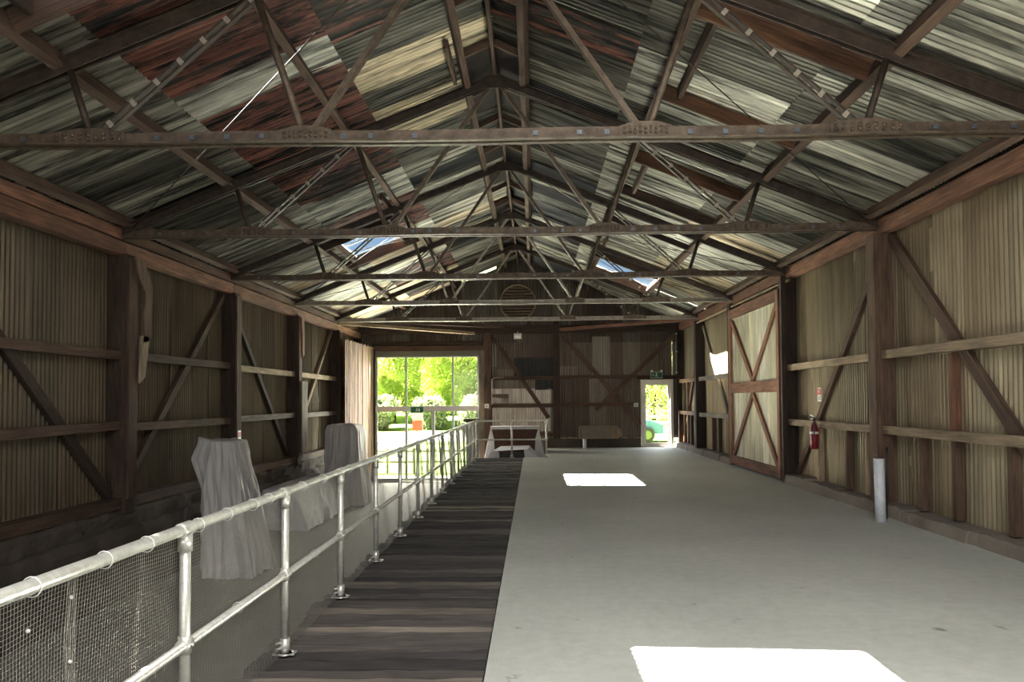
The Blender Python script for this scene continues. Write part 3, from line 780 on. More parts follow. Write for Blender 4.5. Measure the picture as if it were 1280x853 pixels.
# ---- the glazed cart doorway
wn = struct('window_1', 'tall glazed cart doorway with aluminium mullions in the far wall', (-3.6, 25, LOW))
yf = YEND-0.03
def wbox(name, x0, x1, z0, z1, mat='frame', d=0.07, g='z', p=None, y=None):
    yy = yf if y is None else y
    return MB().box(x0, x1, yy-d/2, yy+d/2, z0, z1, g).build(name, mat, p or wn)
wbox('jamb', WX0-0.16, WX0+0.03, LOW, WZ1, 'dark_timber', 0.22); wbox('jamb', WX1-0.03, WX1+0.20, LOW, 3.3, 'grey_timber', 0.18)
wbox('lintel', WX0-0.16, WX1+0.24, 3.30, 3.46, 'brown_timber', 0.22, 'x'); wbox('lintel', WX0-0.1, WX1+0.1, 3.50, 3.62, 'dark_timber', 0.2, 'x')
wbox('blind_box', WX0+0.02, WX1-0.02, 3.12, 3.32, 'blind', 0.12, 'x')
for x0, x1, z0, z1 in ((WX0+.02, WX0+.09, LOW, 3.14), (WX1-.09, WX1-.02, LOW, 3.14), (-4.36, -4.30, 1.43, 3.14), (-2.77, -2.71, 1.43, 3.14),
                       (-4.37, -4.29, LOW, 1.27), (-3.47, -3.36, LOW, 1.27), (-2.78, -2.70, LOW, 1.27)):
    wbox('mullion', x0, x1, z0, z1)
wbox('transom', WX0+.02, WX1-.02, 1.25, 1.43, 'door_frame', 0.11, 'x'); wbox('bottom_rail', WX0+.02, WX1-.02, LOW, LOW+0.09, 'frame', 0.08, 'x')
wbox('top_rail', WX0+.02, WX1-.02, 3.08, 3.15, 'frame', 0.08, 'x')
for x0, x1, z0, z1 in ((-5.31, -4.36, 1.43, 3.08), (-4.30, -2.77, 1.43, 3.08), (-2.71, -1.91, 1.43, 3.08), (-5.31, -4.37, LOW+.09, 1.25), (-4.29, -3.47, LOW+.09, 1.25), (-3.36, -2.78, LOW+.09, 1.25), (-2.70, -1.91, LOW+.09, 1.25)):
    wbox('pane', x0, x1, z0, z1, 'glass', 0.008)
MB().tube([(-3.30, yf-.09, -.3), (-3.30, yf-.09, .3)], 0.015, 8).build('door_pull', 'frame', wn)

# ---- glass door at the right
dg = struct('door_1', 'narrow aluminium framed glass door at the right end of the far wall', (4.15, 25, 0))
yd = YEND-0.05
for nm, x0, x1, z0, z1, g in (('jamb', DX0, DX0+.09, 0, DZ1, 'z'), ('jamb', DX1-.09, DX1, 0, DZ1, 'z'), ('head', DX0+.09, DX1-.09, DZ1-.10, DZ1, 'x'), ('threshold', DX0, DX1, 0, .03, 'x')):
    MB().box(x0, x1, yd-.09, yd+.06, z0, z1, g).build(nm, 'door_frame', dg)
leafd = MB()
for x0, x1, z0, z1, g in ((DX0+.09, DX0+.17, .03, DZ1-.1, 'z'), (DX1-.17, DX1-.09, .03, DZ1-.1, 'z'), (DX0+.17, DX1-.17, DZ1-.19, DZ1-.1, 'x'), (DX0+.17, DX1-.17, .03, .14, 'x')):
    leafd.box(x0, x1, yd-.03, yd+.02, z0, z1, g)
lf = leafd.build('leaf', 'door_frame', dg)
MB().box(DX0+.17, DX1-.17, yd-.01, yd, .14, DZ1-.19, 'z').build('pane', 'glass', lf)
MB().tube([(DX0+.14, yd-.05, 1.02), (DX0+.26, yd-.07, 1.02)], 0.012, 8).build('handle', 'frame', lf)

# ---- boarded leaf folded back along the left wall
d3 = struct('door_3', 'tall leaf of warm brown vertical boards folded back beside the glazed doorway', (-5.5, 23, LOW))
y = 21.5; p0 = Vector((-5.54, 21.5)); p1 = Vector((-5.45, 24.86))
nb = 17
for k in range(nb):
    a = p0+(p1-p0)*(k/nb); b = p0+(p1-p0)*((k+1)/nb-0.004*random.random()-0.002)
    jz = random.uniform(-.03, .02); c = (a+b)/2; q = random.uniform(-.008, .008)
    zlo = LOW+0.06+(0.0 if random.random() < .7 else .1)
    bd = MB().beam((c.x+q, c.y, zlo), (c.x+q, c.y, 3.44+jz), 0.028, (b-a).length*0.97, (0, 1, 0), 5, 0.004)
    bd.build('board', 'door_timber', d3)
for z in (3.1, 1.3, -.6):
    MB().beam((p0.x-.04, p0.y+.05, z), (p1.x-.04, p1.y-.05, z), 0.035, 0.16).build('ledge', 'brown_timber', d3)

# ------------------------------------------------------------------ pipe railing
RX = -1.61; RH = 1.035
rl = thing('pipe_railing', 'galvanised pipe handrail with netting along the plank walkway', 'railing', (RX, 10, 0))
PY = [2.02+1.363*k for k in range(14)]+[20.62]
PY[-2] = 19.6
top = MB().tube([(RX, 1.2, RH)]+[(RX, y+.68, RH+random.uniform(-.002, .002)) for y in PY[:-1]]+[(RX, 20.62, RH)], 0.0265, 14)
top.build('top_rail', 'galv', rl)
MB().tube([(RX+.004, 1.2, 0.507), (RX, 12, 0.507), (RX, 20.62, 0.507)], 0.0225, 12).build('mid_rail', 'galv', rl)
PX2 = 0.345
MB().tube([(RX, 20.62, RH), (PX2, 20.62, RH)], 0.0245, 12).build('end_rail', 'galv', rl)
MB().tube([(RX, 20.62, .507), (PX2, 20.62, .507)], 0.0225, 12).build('end_rail', 'galv', rl)
def rail_post(x, y, d='y'):
    p = MB().tube([(x, y, 0.01), (x, y, RH)], 0.0245, 14).build('post', 'galv', rl)
    ax = Vector((0, 1, 0)) if d == 'y' else Vector((1, 0, 0))
    c = Vector((x, y, RH))
    MB().tube([c-ax*0.055, c-ax*0.045, c+ax*0.045, c+ax*0.055], 0.034, 14, True, [.030, .034, .034, .030]).tube([c-Vector((0, 0, .10)), c-Vector((0, 0, .02))], 0.032, 14).build('tee_fitting', 'galv', p)
    c = Vector((x, y, .507))
    MB().tube([c-ax*0.035, c+ax*0.035], 0.031, 14).tube([c-Vector((0, 0, .04)), c+Vector((0, 0, .04))], 0.031, 14).tube([c+Vector((.028, 0, .0)), c+Vector((.042, 0, 0))], 0.008, 6).build('cross_fitting', 'galv', p)
    f = MB().tube([(x, y, 0.0), (x, y, .009)], 0.062, 6).tube([(x, y, 0.0), (x, y, .10)], 0.031, 14)
    f.box(x-.07, x+.07, y-.035, y+.035, 0, .009)
    for s_ in (-1, 1): f.tube([(x+s_*.05, y, .005), (x+s_*.05, y, .02)], .009, 6)
    f.tube([(x-.02, y-.02, .04), (x-.045, y-.045, .04)], .009, 6).tube([(x-.02, y-.02, .075), (x-.045, y-.045, .075)], .009, 6)
    f.build('base_flange', 'galv', p)
for y in PY: rail_post(RX, y)
rail_post(-0.62, 20.62, 'x'); rail_post(PX2, 20.62, 'x')
# netting tied behind the rails
NX = RX-0.034
def nx(y, z): return NX-0.012*math.sin(y*2.3+z*2)*math.sin(z*3.0)-0.006*math.sin(y*9+z*5)
net = MB(); z0n, z1n = -0.03, RH-0.015
y = 1.3
step = 0.0165; zs = [z0n+(z1n-z0n)*i/5 for i in range(6)]
while y < 20.2:
    net.tube([(nx(y, z), y+0.010*math.sin(z*4+y), z) for z in zs], 0.00085, 3, False); y += step
z = z0n
while z < z1n:
    yy = 1.3; pts = []
    while yy < 20.25:
        pts.append((nx(yy, z), yy, z+0.006*math.sin(yy*5.1)+0.003*math.sin(yy*13))); yy += 0.11
    net.tube(pts, 0.00085, 3, False); z += step
for q in range(6):   # doubled seam
    net.tube([(nx(2.62, z)+.002*q-.004, 2.60+0.008*q+0.012*math.sin(z*5), z) for z in zs], 0.0014, 3, False)
no = net.build('netting', 'net', rl); no['kind'] = 'stuff'; no['label'] = 'square wire netting hung behind the rails'
def ring(name, c, ax, r, t, mat, parent, tail=True):
    ax = Vector(ax); u = ax.orthogonal().normalized(); v_ = ax.cross(u)
    pts = [Vector(c)+(u*math.cos(a)+v_*math.sin(a))*r for a in [2*math.pi*k/14 for k in range(15)]]
    b = MB().tube(pts, t, 5, False)
    return b.build(name, mat, parent)
for y in (2.35, 2.75, 3.05, 3.52, 3.85, 4.2, 4.45, 5.1, 5.6, 6.4, 7.0, 7.8, 8.3, 9.2, 10.4):
    ring('cable_tie', (RX-.004, y, RH-.004), (0, 1, 0), 0.033, 0.0022, 'white', rl)
for y in (4.0, 5.4, 6.9): ring('cable_tie', (RX-.004, y, .503), (0, 1, 0), 0.029, 0.0022, 'white', rl)
for y, z in ((2.60, .93), (2.61, .70), (2.62, .48), (2.60, .28), (2.38, .88)):
    MB().tube([(nx(y, z)+.004, y, z), (nx(y, z)+.010, y, z+.004)], 0.007, 6).build('net_clip', 'white', rl)

# ------------------------------------------------------------------ dust-sheet covered things
def resample(poly, n):
    P = [Vector((p[0], p[1])) for p in poly]; m = len(P)
    ls = [(P[(i+1) % m]-P[i]).length for i in range(m)]; T = sum(ls); o = []
    for k in range(n):
        d = T*k/n
        for i in range(m):
            if d <= ls[i] or i == m-1: o.append(P[i]+(P[(i+1) % m]-P[i])*min(1, d/ls[i])); break
            d -= ls[i]
    return o
def cover(name, rings, mat, parent, n=180, nz=46, fold=0.03, seed=0, sag=0.02, rag=0.03):
    """rings: (z, polygon) from the top down; folds grow towards the hem"""
    b = MB(); RS = [(z, resample(p, n)) for z, p in rings]
    zt, zb = RS[0][0], RS[-1][0]; prev = []
    rnd = random.Random(seed); A = [(rnd.choice((3, 5, 7, 9, 11, 14)), rnd.uniform(0, 6.28), rnd.uniform(.4, 1)) for _ in range(6)]
    cen = sum(RS[0][1], Vector((0, 0)))/n
    for j in range(nz+1):
        t = j/nz; z = zt+(zb-zt)*t
        for a, c in zip(RS[:-1], RS[1:]):
            if c[0] <= z+1e-6: break
        f = (a[0]-z)/(a[0]-c[0])
        pts = [p+(q-p)*f for p, q in zip(a[1], c[1])]
        cc = sum(pts, Vector((0, 0)))/n
        for k in range(n):
            p = pts[k]; th = 2*math.pi*k/n
            dv = (p-cc); dl = dv.normalized()
            s = sum(w*math.sin(m*th*1.0+ph+0.9*t*math.sin(m)) for m, ph, w in A)/3.0
            s2 = noise.noise(Vector((p.x*5, p.y*5, z*2.2+seed)))
            ar = noise.noise(Vector((th*2.6+1.3*math.sin(t*2+seed), t*1.1, seed*3.3)))
            ar2 = noise.noise(Vector((th*6.5+t*1.5, t*2.2, seed*7.1)))
            crease = (0.35-abs(ar)*2.2)*0.055+(0.4-abs(ar2)*2.4)*0.03
            q = p+dl*(fold*(0.12+t)*s+0.02*s2+crease*(0.25+0.9*t))
            zz = z+(rag*s2 if j == nz else 0)+(sag*noise.noise(Vector((p.x*3, p.y*3, seed))) if j == 0 else 0)
            b.v.append(Vector((q.x, q.y, zz)))
    for j in range(nz):
        for k in range(n):
            k2 = (k+1) % n; a = j*n+k; b.face((j*n+k, j*n+k2, (j+1)*n+k2, (j+1)*n+k), [(0, 0)]*4, True)
    # top: inset rings
    base = 0
    for r_, f in enumerate((0.75, 0.4)):
        s0 = len(b.v)
        for k in range(n):
            p = b.v[k]; b.v.append(Vector((cen.x+(p.x-cen.x)*f, cen.y+(p.y-cen.y)*f, zt+0.012*(r_+1)+0.02*noise.noise(Vector((p.x*6, p.y*6, r_+seed))))))
        for k in range(n):
            k2 = (k+1) % n; b.face((base+k2, base+k, s0+k, s0+k2), [(0, 0)]*4, True)
        base = s0
    b.v.append(Vector((cen.x, cen.y, zt+0.02))); e = len(b.v)-1
    for k in range(n): b.face((base+(k+1) % n, base+k, e), [(0, 0)]*3, True)
    return b.build(name, mat, parent)
def quad(x0, x1, y0, y1): return [(x0, y0), (x1, y0), (x1, y1), (x0, y1)]
t = thing('covered_machine', 'tall object under grey dust sheet standing nearest along the left wall', 'covered object', (-4.8, 11.8, LOW), 'dust-sheet covered objects on the lower floor')
cover('dust_sheet', [(1.0, quad(-5.06, -4.70, 11.45, 12.0)), (0.45, quad(-5.12, -4.60, 11.4, 12.1)), (-0.3, quad(-5.14, -4.46, 11.35, 12.2)), (LOW+.02, quad(-5.08, -4.30, 11.25, 12.3))], 'cloth', t, fold=0.05, seed=3)
cover('gathered_cloth', [(0.98, quad(-5.5, -5.05, 12.0, 12.5)), (0.7, quad(-5.58, -5.0, 11.9, 12.6)), (0.2, quad(-5.42, -5.0, 11.9, 12.5)), (LOW+.02, quad(-5.35, -5.0, 11.8, 12.5))], 'cloth', t, fold=0.06, seed=8, sag=0.12)
t = thing('covered_crate', 'long low crate under pale grey dust sheet beside left wall footing', 'covered object', (-5.1, 17, LOW), 'dust-sheet covered objects on the lower floor')
cover('dust_sheet', [(-0.2, quad(-5.62, -5.02, 15.2, 18.6)), (-0.32, quad(-5.66, -4.98, 15.15, 18.65)), (LOW+.05, quad(-5.68, -4.66, 15.15, 18.7))], 'cloth_white', t, n=150, fold=0.04, seed=5)
t = thing('covered_cabinet', 'tall boxy cabinet under grey dust sheet standing before the boarded door leaf', 'covered object', (-4.9, 19.4, LOW), 'dust-sheet covered objects on the lower floor')
cover('dust_sheet', [(1.0, quad(-5.36, -4.66, 19.05, 19.85)), (0.84, quad(-5.42, -4.56, 18.98, 19.9)), (0.0, quad(-5.42, -4.52, 18.95, 19.95)), (LOW+.03, quad(-5.44, -4.36, 18.9, 20.0))], 'cloth', t, fold=0.05, seed=11)
MB().box(-5.34, -4.8, 18.90, 18.935, 0.15, 0.62, 'x').build('recessed_face', 'rust_paint', t) if False else None
t = thing('covered_plinth', 'dark upright case draped with white sheet behind the end rail', 'covered object', (-.6, 23.3, LOW), 'dust-sheet covered objects on the lower floor')
MB().box(-1.30, 0.12, 22.98, 23.6, LOW, 0.74, 'z').build('case', 'rust_paint', t)
b = MB(); b.poly([(-1.36, 22.94, 0.78), (0.16, 22.94, 0.78), (0.16, 23.7, 0.78), (-1.36, 23.7, 0.78)], 0.012, (0, 0, 1))
b.poly([(-1.36, 22.93, 0.785), (0.16, 22.93, .785), (0.16, 22.93, .70), (-1.32, 22.93, .70)], 0.01, (0, 1, 0)); b.build('cloth_top', 'cloth_white', t)
b = MB(); n = 14   # hanging corner folds at both ends
for sgn, xa in ((-1, -1.34), (1, 0.14)):
    b = MB()
    for i in range(n):
        f0, f1 = i/n, (i+1)/n
        za = 0.78
        pA = Vector((xa-0*sgn, 22.92+f0*.75, za)); pB = Vector((xa, 22.92+f1*.75, za))
        spread = 0.36 if sgn < 0 else 0.22
        qA = Vector((xa+sgn*(spread+.05*math.sin(f0*19)), 22.90+f0*.8, LOW+.02)); qB = Vector((xa+sgn*(spread+.05*math.sin(f1*19)), 22.90+f1*.8, LOW+.02))
        b.poly([pA, pB, qB, qA], 0.006, (1, 0, 0))
    b.poly([(xa, 22.92, .78), (xa-sgn*.10, 22.91, .4), (xa-sgn*.16, 22.9, LOW+.02), (xa+sgn*.38, 22.9, LOW+.02)], 0.006, (0, 1, 0))
    b.build('hanging_sheet', 'cloth_white', t)
t = thing('covered_bench', 'low bench under white plastic sheet just beyond the end rail', 'covered object', (-.6, 21.8, LOW), 'dust-sheet covered objects on the lower floor')
MB().box(-1.0, -0.22, 21.62, 22.1, LOW, 0.05, 'z').build('bench', 'black', t)
b = MB()
b.poly([(-1.22, 21.55, 0.12), (-.18, 21.55, 0.17), (-.14, 22.2, .24), (-1.0, 22.2, .22)], 0.012, (0, 0, 1))
b.poly([(-1.22, 21.55, .12), (-1.0, 22.2, .22), (-1.5, 22.3, -.5), (-1.72, 21.5, -.5)], 0.01, (1, 0, 0))
b.poly([(-1.22, 21.54, .12), (-1.02, 21.53, .10), (-1.02, 21.5, -.5), (-1.72, 21.5, -.5)], 0.01, (0, 1, 0))
b.poly([(-.18, 21.55, .17), (-.14, 22.2, .24), (.28, 22.2, -.2), (.2, 21.5, -.2)], 0.01, (1, 0, 0))
b.poly([(-.30, 21.53, .16), (-.18, 21.54, .17), (.3, 21.5, -.2), (-.22, 21.5, -.5)], 0.01, (0, 1, 0))
b.build('plastic_sheet', 'cloth_white', t)
# grey stub wall by the window, seen between the far rail posts
MB().box(-1.98, -1.56, 24.25, 24.85, LOW, 0.72, 'z').box(-2.06, -1.5, 24.2, 24.88, .72, .80, 'x')
t = thing('timber_pier', 'weathered square pier with a flat cap where the two rails meet', 'pier', (-1.9, 22.4, LOW))
MB().box(-2.02, -1.66, 21.9, 22.3, LOW, 0.98, 'z').build('shaft', 'grey_timber', t)
MB().box(-2.10, -1.60, 21.84, 22.36, 0.98, 1.06, 'x').build('cap', 'brown_timber', t)

# ------------------------------------------------------------------ things on the floor and walls
t = thing('drain_pipe', 'short upright white plastic pipe standing by the near thick post', 'pipe', (4.55, 9.68, 0))
MB().tube([(4.50, 9.68, 0.0), (4.49, 9.69, 0.82)], 0.066, 20).build('pipe', 'pvc', t)
MB().tube([(4.49, 9.69, 0.815), (4.49, 9.69, 0.826)], 0.056, 20).build('cap', 'black', t)
MB().tube([(4.62, 9.78, 0.02), (4.66, 9.84, 0.85), (4.7, 9.9, 0.95)], 0.012, 6).build('cable', 'black', t)

t = thing('fire_extinguisher', 'dark red fire extinguisher hung on the lower rail of the right wall', 'fire extinguisher', (4.84, 12.75, .85))
ex_ = (4.80, 12.70)
MB().tube([(*ex_, z) for z in (.74, .76, 1.06, 1.15, 1.20)], 0.07, 18, True, [.06, .072, .072, .05, .022]).build('cylinder', 'red', t)
MB().tube([(*ex_, 1.21), (*ex_, 1.27)], 0.018, 10).build('valve', 'black', t)
MB().beam((ex_[0], 12.70, 1.29), (ex_[0], 12.86, 1.32), 0.02, 0.012).beam((ex_[0], 12.70, 1.26), (ex_[0], 12.85, 1.25), 0.02, 0.01).build('handle', 'galv', t)
MB().tube([(ex_[0], 12.70, 1.25), (ex_[0]-.02, 12.62, 1.2), (ex_[0]-.03, 12.63, 1.0), (ex_[0]-.02, 12.66, .9)], 0.012, 8).build('hose', 'black', t)
MB().tube([(*ex_, 1.0), (*ex_, 1.04)], 0.0735, 18, False).build('label_band', 'white', t)

def plate(name, c, w_, h_, nrm, mat, parent, t_=0.006):
    c = Vector(c); nrm = Vector(nrm); side = Vector((0, 0, 1)).cross(nrm).normalized()
    return MB().beam(c-side*w_/2, c+side*w_/2, t_, h_, (0, 0, 1)).build(name, mat, parent)
t = thing('extinguisher_sign', 'small red and white sign on the wall above the fire extinguisher', 'sign', (5.0, 12.85, 1.9))
plate('board', (4.96, 12.85, 1.67), 0.16, 0.24, (-1, 0, 0), 'white', t)
plate('red_panel', (4.955, 12.85, 1.72), 0.14, 0.11, (-1, 0, 0), 'signred', t)
MB().tube([(4.949, 12.86, 1.695), (4.949, 12.86, 1.74)], 0.012, 8).tube([(4.949, 12.86, 1.74), (4.949, 12.83, 1.75)], .005, 6).build('symbol', 'white', t)
for z in (1.635, 1.61, 1.585): plate('text_line', (4.954, 12.85, z), 0.09, 0.010, (-1, 0, 0), 'black', t)
t = thing('hydrant_sign', 'tiny red and white sign above the nearest dust-covered object', 'sign', (-5.76, 14.3, 1.0))
plate('board', (-5.755, 14.31, .93), 0.15, 0.26, (1, 0, 0), 'white', t)
plate('red_panel', (-5.75, 14.31, .98), 0.12, 0.10, (1, 0, 0), 'signred', t)

def exit_sign(x, z, wd, ht, label, emerg=False, y=YEND-.12):
    t = thing('exit_sign', label, 'exit sign', (x, y, z))
    MB().box(x-wd/2, x+wd/2, y-.06, y, z-ht/2, z+ht/2).build('case', 'green' if not emerg else 'frame', t)
    f = plate('face', (x, y-.063, z), wd*.92, ht*.8, (0, -1, 0), 'green', t)
    # running figure and arrow
    b = MB(); yy = y-.07; s = ht*.30; cx = x
    b.tube([(cx, yy+.004, z+s*.85), (cx, yy, z+s*.85)], s*.22, 8)
    for p, q in (((0, .6), (-.15, -.15)), ((-.15, -.15), (.35, -.5)), ((.35, -.5), (.3, -1)), ((-.15, -.15), (-.45, -.6)), ((-.45, -.6), (-.85, -.7)), ((0, .5), (.5, .2)), ((0, .5), (-.45, .15))):
        b.beam((cx+p[0]*s, yy, z+p[1]*s), (cx+q[0]*s, yy, z+q[1]*s), .004, s*.22, (0, 0, 1))
    b.box(cx+s*.9, cx+s*1.6, yy-.002, yy+.002, z-.8*s, z+.8*s) if not emerg else b.box(cx-s*2.2, cx-s*1.3, yy-.002, yy+.002, z-.15*s, z+.15*s)
    b.build('running_figure', 'white', t)
    return t
exit_sign(-3.95, 1.30, .42, .20, 'green running man exit sign on the transom of the glazed doorway', y=YEND-.1)
t = exit_sign(4.14, 2.42, .40, .22, 'exit sign with twin lamps above the narrow glass door', True)
for s_ in (-1, 1):
    MB().tube([(4.14+s_*.16, YEND-.16, 2.56), (4.14+s_*.16, YEND-.24, 2.55)], .035, 10).build('lamp_head', 'white', t)
t = thing('emergency_light', 'small white box light fixed high under the round vent', 'light fitting', (-.52, 24.8, 3.77))
MB().box(-.65, -.39, 24.70, 24.81, 3.67, 3.86).build('housing', 'white', t); MB().box(-.62, -.42, 24.685, 24.70, 3.69, 3.80).build('lens', 'galv', t); MB().box(-.54, -.50, 24.74, 24.80, 3.86, 3.93, 'z').build('bracket', 'frame', t)
for x, z, lb in ((3.42, 1.42, 'small white switch box left of the narrow glass door'), (-1.58, 1.42, 'small white switch box on the post right of the glazed doorway')):
    t = thing('switch_box', lb, 'switch', (x, 24.7, z))
    MB().box(x-.07, x+.07, 24.66, 24.74, z-.07, z+.07).build('housing', 'white', t); MB().box(x-.03, x+.03, 24.65, 24.66, z-.03, z+.03).build('rocker', 'frame', t)
t = thing('conduit', 'thin pale vertical conduit in the far right corner beside the glass door', 'conduit', (4.78, 24.7, 2.3))
MB().tube([(4.80, 24.74, 2.45), (4.80, 24.74, 3.85)], 0.014, 8).build('pipe', 'packer', t)
for z in (2.5, 3.2, 3.8): MB().box(4.77, 4.83, 24.72, 24.76, z-.02, z+.02).build('clip', 'white', t)
t = thing('conduit', 'thin looped conduit on the post right of the glazed doorway', 'conduit', (-1.4, 24.7, 1.9))
MB().tube([(-1.40, 24.72, 1.45), (-1.40, 24.72, 2.3), (-1.30, 24.72, 2.38), (-1.0, 24.72, 2.38)], 0.012, 8).build('pipe', 'packer', t)

t = thing('stone_trough', 'long tan trough with a pale end resting against the far wall', 'trough', (2.2, 24.6, .3))
b = MB(); pr = [(1.50, .31), (2.78, .31), (2.92, .42), (2.90, .60), (2.74, .74), (1.55, .74), (1.50, .66)]
b.poly([(p[0], 24.58, p[1]) for p in pr], 0.36, (0, 1, 0)); b.build('body', 'tan_trough' if False else 'kerb', t)
MB().poly([(p[0], 24.39, p[1]) for p in ((2.50, .33), (2.76, .33), (2.89, .43), (2.87, .59), (2.73, .72), (2.42, .72), (2.56, .52))], 0.02, (0, 1, 0)).build('pale_end', 'tan_timber', t)
MB().box(1.54, 1.56, 24.39, 24.41, .35, .7).build('edge_strip', 'brown_timber', t)
t = thing('pipe_stub', 'short white plastic pipe stub at the foot of the far wall', 'pipe', (1.68, 24.35, 0))
MB().tube([(1.66, 24.24, 0), (1.66, 24.24, .30)], .06, 14).build('pipe', 'pvc', t); MB().tube([(1.66, 24.24, .28), (1.66, 24.24, .31)], .066, 14).build('collar', 'white', t)
for x, y, a, l in ((2.9, 8.7, .2, .14), (0.5, 18.6, .1, .2), (1.1, 7.1, .5, .07)):
    pass

# ------------------------------------------------------------------ outside
def grid(name, x0, x1, y0, y1, nx_, ny_, fz, mat, label):
    b = MB()
    for j in range(ny_+1):
        for i in range(nx_+1):
            x = x0+(x1-x0)*i/nx_; y = y0+(y1-y0)*j/ny_; b.v.append(Vector((x, y, fz(x, y))))
    for j in range(ny_):
        for i in range(nx_):
            a = j*(nx_+1)+i; b.face((a, a+1, a+nx_+2, a+nx_+1), [(0, 0)]*4, True)
    o = b.build(name, mat); o['kind'] = 'structure'; o['label'] = label; return o
def gz(x, y):
    yy = min(y, 50)
    zl = -1.16+max(0, yy-27)*.075; zr = -.06-max(0, min(yy, 31)-26)*.03+max(0, yy-31)*.02
    s = min(1, max(0, (x+1.6)/4.5)); s = s*s*(3-2*s)
    return zl+(zr-zl)*s
def gz_old(x, y):
    s = min(1, max(0, (x+1.6)/4.5)); s = s*s*(3-2*s)
    return (-1.16+s*1.10)+max(0, y-34)*0.02
grid('ground', -60, 60, 25.12, 95, 60, 40, gz, 'grass', 'sunlit grass outside the far wall')
grid('path', -60, 60, 36.6, 40.6, 60, 8, lambda x, y: gz(x, y)+0.03, 'path', 'pale paved road crossing outside')
grid('path', -7, 7, 25.13, 26.6, 14, 2, lambda x, y: gz(x, y)+0.02, 'path', 'pale paved strip just outside the far doors')
def tree(x, y, h, r, mat, label, grp, nl=42000, ls=0.17, seed=1, low=0.12):
    rn = random.Random(seed); z0 = gz(x, y)
    t = thing('tree', label, 'tree', (x, y, z0), grp)
    MB().tube([(x, y, z0-.1), (x+.1, y, z0+h*.3), (x-.1, y+.1, z0+h*.6), (x, y, z0+h*.85)], .2, 8, True, [.28, .22, .14, .05]).build('trunk', 'bark', t)
    b = MB(); blobs = [(Vector((x+rn.uniform(-.6, .6)*r, y+rn.uniform(-.6, .6)*r, z0+h*(low+.12)+rn.random()*h*(.8-low))), rn.uniform(.35, .6)*r) for _ in range(26)]
    for i in range(nl):
        c, br = rn.choice(blobs); d = Vector((rn.gauss(0, 1), rn.gauss(0, 1), rn.gauss(0, 1))).normalized()
        p = c+d*br*rn.uniform(.6, 1.0)
        if p.z < z0+0.05: p.z = z0+rn.random()*.5
        u = Vector((rn.gauss(0, 1), rn.gauss(0, 1), rn.gauss(0, 1))).normalized(); v_ = u.orthogonal().normalized(); s = ls*rn.uniform(.6, 1.2)
        k = len(b.v); b.v += [p-u*s*.6, p+v_*s*.35, p+u*s*.6, p-v_*s*.35]; b.face((k, k+1, k+2, k+3), [(0, 0)]*4)
    f = b.build('foliage', mat, t); f['kind'] = 'stuff'
tree(-8.9, 46, 8.5, 2.1, 'leaf', 'bright green leafy tree filling the left side of the glazed doorway', 'trees outside', seed=1, low=-.08)
tree(-3.6, 46.5, 8.5, 2.1, 'leaf', 'bright green leafy tree filling the right side of the glazed doorway', 'trees outside', seed=2, low=-.08)
tree(-6.3, 54.5, 9.5, 4.2, 'leaf', 'bright green tree standing behind and between the two leafy ones', 'trees outside', seed=9, low=-.1)
tree(-15, 50, 8, 2.4, 'leaf2', 'darker tree outside, left of the bright ones', 'trees outside', seed=3, low=.2)
for i, (x, y, h, r, m) in enumerate(((-8.9, 42.3, 1.7, 1.05, 'leaf2'), (-6.0, 42.6, 1.5, 1.05, 'leaf2'), (-3.4, 42.4, 1.7, 1.0, 'leaf2'), (5.6, 44, 2.6, 1.3, 'leaf2'), (9.2, 43.5, 3.0, 1.5, 'leaf2'), (8.0, 50, 6.5, 2.6, 'leaf'))):
    tree(x, y, h, r, m, ('grey-green shrub seen at the left pane of the glazed doorway', 'grey-green shrub seen behind the red box', 'grey-green shrub seen at the right pane of the glazed doorway', 'rounded shrub seen through the glass door at left', 'rounded shrub seen through the glass door at right', 'bright tree beyond the glass door, behind two shrubs')[i], 'shrubs outside', 5000, .17, 20+i, 0.0)
t = thing('red_post_box', 'red box with a white panel above, seen through the glazed doorway', 'box', (-5.7, 36.0, gz(-5.7, 36.0)))
zz = gz(-5.7, 36.0)
MB().box(-5.74, -5.66, 35.96, 36.04, zz, zz+.66, 'z').build('pedestal', 'white', t)
MB().box(-5.94, -5.46, 35.85, 36.15, zz+.62, zz+1.12, 'z').build('box', 'signred', t)
MB().box(-5.86, -5.44, 35.9, 36.1, zz+1.12, zz+1.50, 'z').build('white_panel', 'white', t)
t = thing('garden_fence', 'low timber post fence outside the glazed doorway', 'fence', (-4, 27.6, gz(-4, 27.6)))
for k in range(13):
    x = -7+0.5*k; z = gz(x, 27.6)
    MB().box(x-.04, x+.04, 27.56, 27.64, z, z+.95, 'z').build('fence_post', 'grey_timber', t)
for zq in (.45, .85): MB().box(-7.1, -.9, 27.5, 27.54, -1.16+zq, -1.16+zq+.07, 'x').build('fence_rail', 'grey_timber', t)
for zq, yq in ((.35, 34.0), (.75, 34.0)):
    pass
t = thing('road_barrier', 'white two-rail barrier across the road seen through the glass door', 'barrier', (6, 34.4, gz(6, 34.4)))
for zq in (.45, .85): MB().box(0.5, 12, 34.35, 34.41, gz(6, 34.4)+zq, gz(6, 34.4)+zq+.13, 'x').build('barrier_rail', 'white', t)
for k in range(8): MB().box(.7+1.5*k, .8+1.5*k, 34.42, 34.5, gz(6, 34.4)-.05, gz(6, 34.4)+1.0, 'z').build('barrier_post', 'white', t)

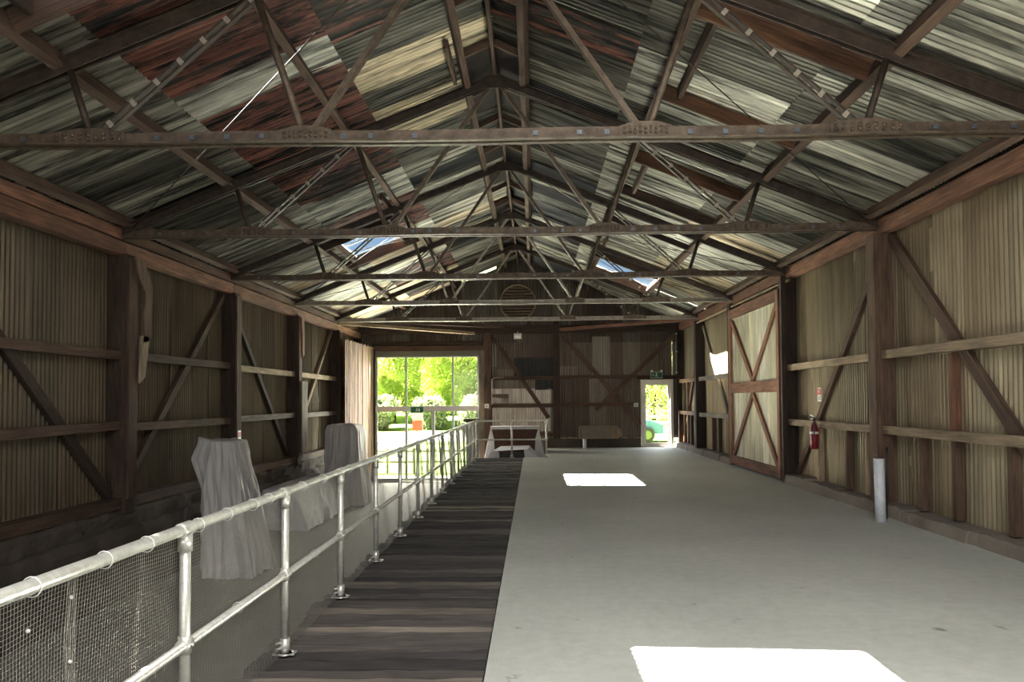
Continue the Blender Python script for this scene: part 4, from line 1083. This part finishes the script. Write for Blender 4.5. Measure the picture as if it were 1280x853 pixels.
# small blue car parked beyond the glass door (nose to the right)
cx0, cy0 = 3.35, 31.2; cz = gz(3.35, 31.2)+0.04
t = thing('parked_car', 'light blue small car parked outside the narrow glass door', 'car', (cx0, cy0, cz))
prof = [(-2.0, .32), (-2.05, .75), (-1.85, 1.0), (-1.45, 1.42), (-.2, 1.48), (.35, 1.38), (1.0, .98), (1.65, .86), (1.98, .68), (2.02, .35)]
b = MB(); stn = [(-.82, .93, 0), (-.70, 1.0, .0), (0, 1.02, 0), (.70, 1.0, 0), (.82, .93, 0)]
for yy, k, _ in stn:
    for px, pz_ in prof:
        tuck = 1-0.12*max(0, (pz_-.9))*(1 if abs(yy) > .6 else 0)
        b.v.append(Vector((cx0+px*(1 if abs(yy) < .75 else .985), cy0+yy*(1-.20*max(0, pz_-.85)), cz+(pz_ if abs(yy) < .75 else pz_*.985))))
m_ = len(prof)
for j in range(len(stn)-1):
    for i in range(m_-1):
        a = j*m_+i; b.face((a, a+m_, a+m_+1, a+1), [(0, 0)]*4, True)
b.face(tuple(range(m_)), [(0, 0)]*m_); b.face(tuple(reversed(range((len(stn)-1)*m_, len(stn)*m_))), [(0, 0)]*m_)
b.build('body', 'car', t)
MB().poly([(cx0-1.4, cy0-.745, cz+1.0), (cx0+.75, cy0-.745, cz+1.0), (cx0+.25, cy0-.70, cz+1.33), (cx0-1.2, cy0-.70, cz+1.36)], .02, (0, 1, 0)).build('side_window', 'car_glass', t)
MB().poly([(cx0+.42, cy0-.6, cz+1.37), (cx0+1.0, cy0-.68, cz+1.01), (cx0+1.0, cy0+.68, cz+1.01), (cx0+.42, cy0+.6, cz+1.37)], .02, (1, 0, 1.6)).build('windscreen', 'car_glass', t)
for px in (-1.3, 1.3):
    for s_ in (-1, 1):
        wh = MB().tube([(cx0+px, cy0+s_*.84-.09, cz+.30), (cx0+px, cy0+s_*.84+.07, cz+.30)], .31, 20).build('wheel', 'black', t)
        MB().tube([(cx0+px, cy0+s_*.84-.10, cz+.30), (cx0+px, cy0+s_*.84+.08, cz+.30)], .18, 14).build('hubcap', 'blind', wh)
for s_ in (-1, 1): MB().tube([(cx0+1.86, cy0+s_*.58, cz+.66), (cx0+1.99, cy0+s_*.55, cz+.64)], .10, 10).build('headlamp', 'white', t)
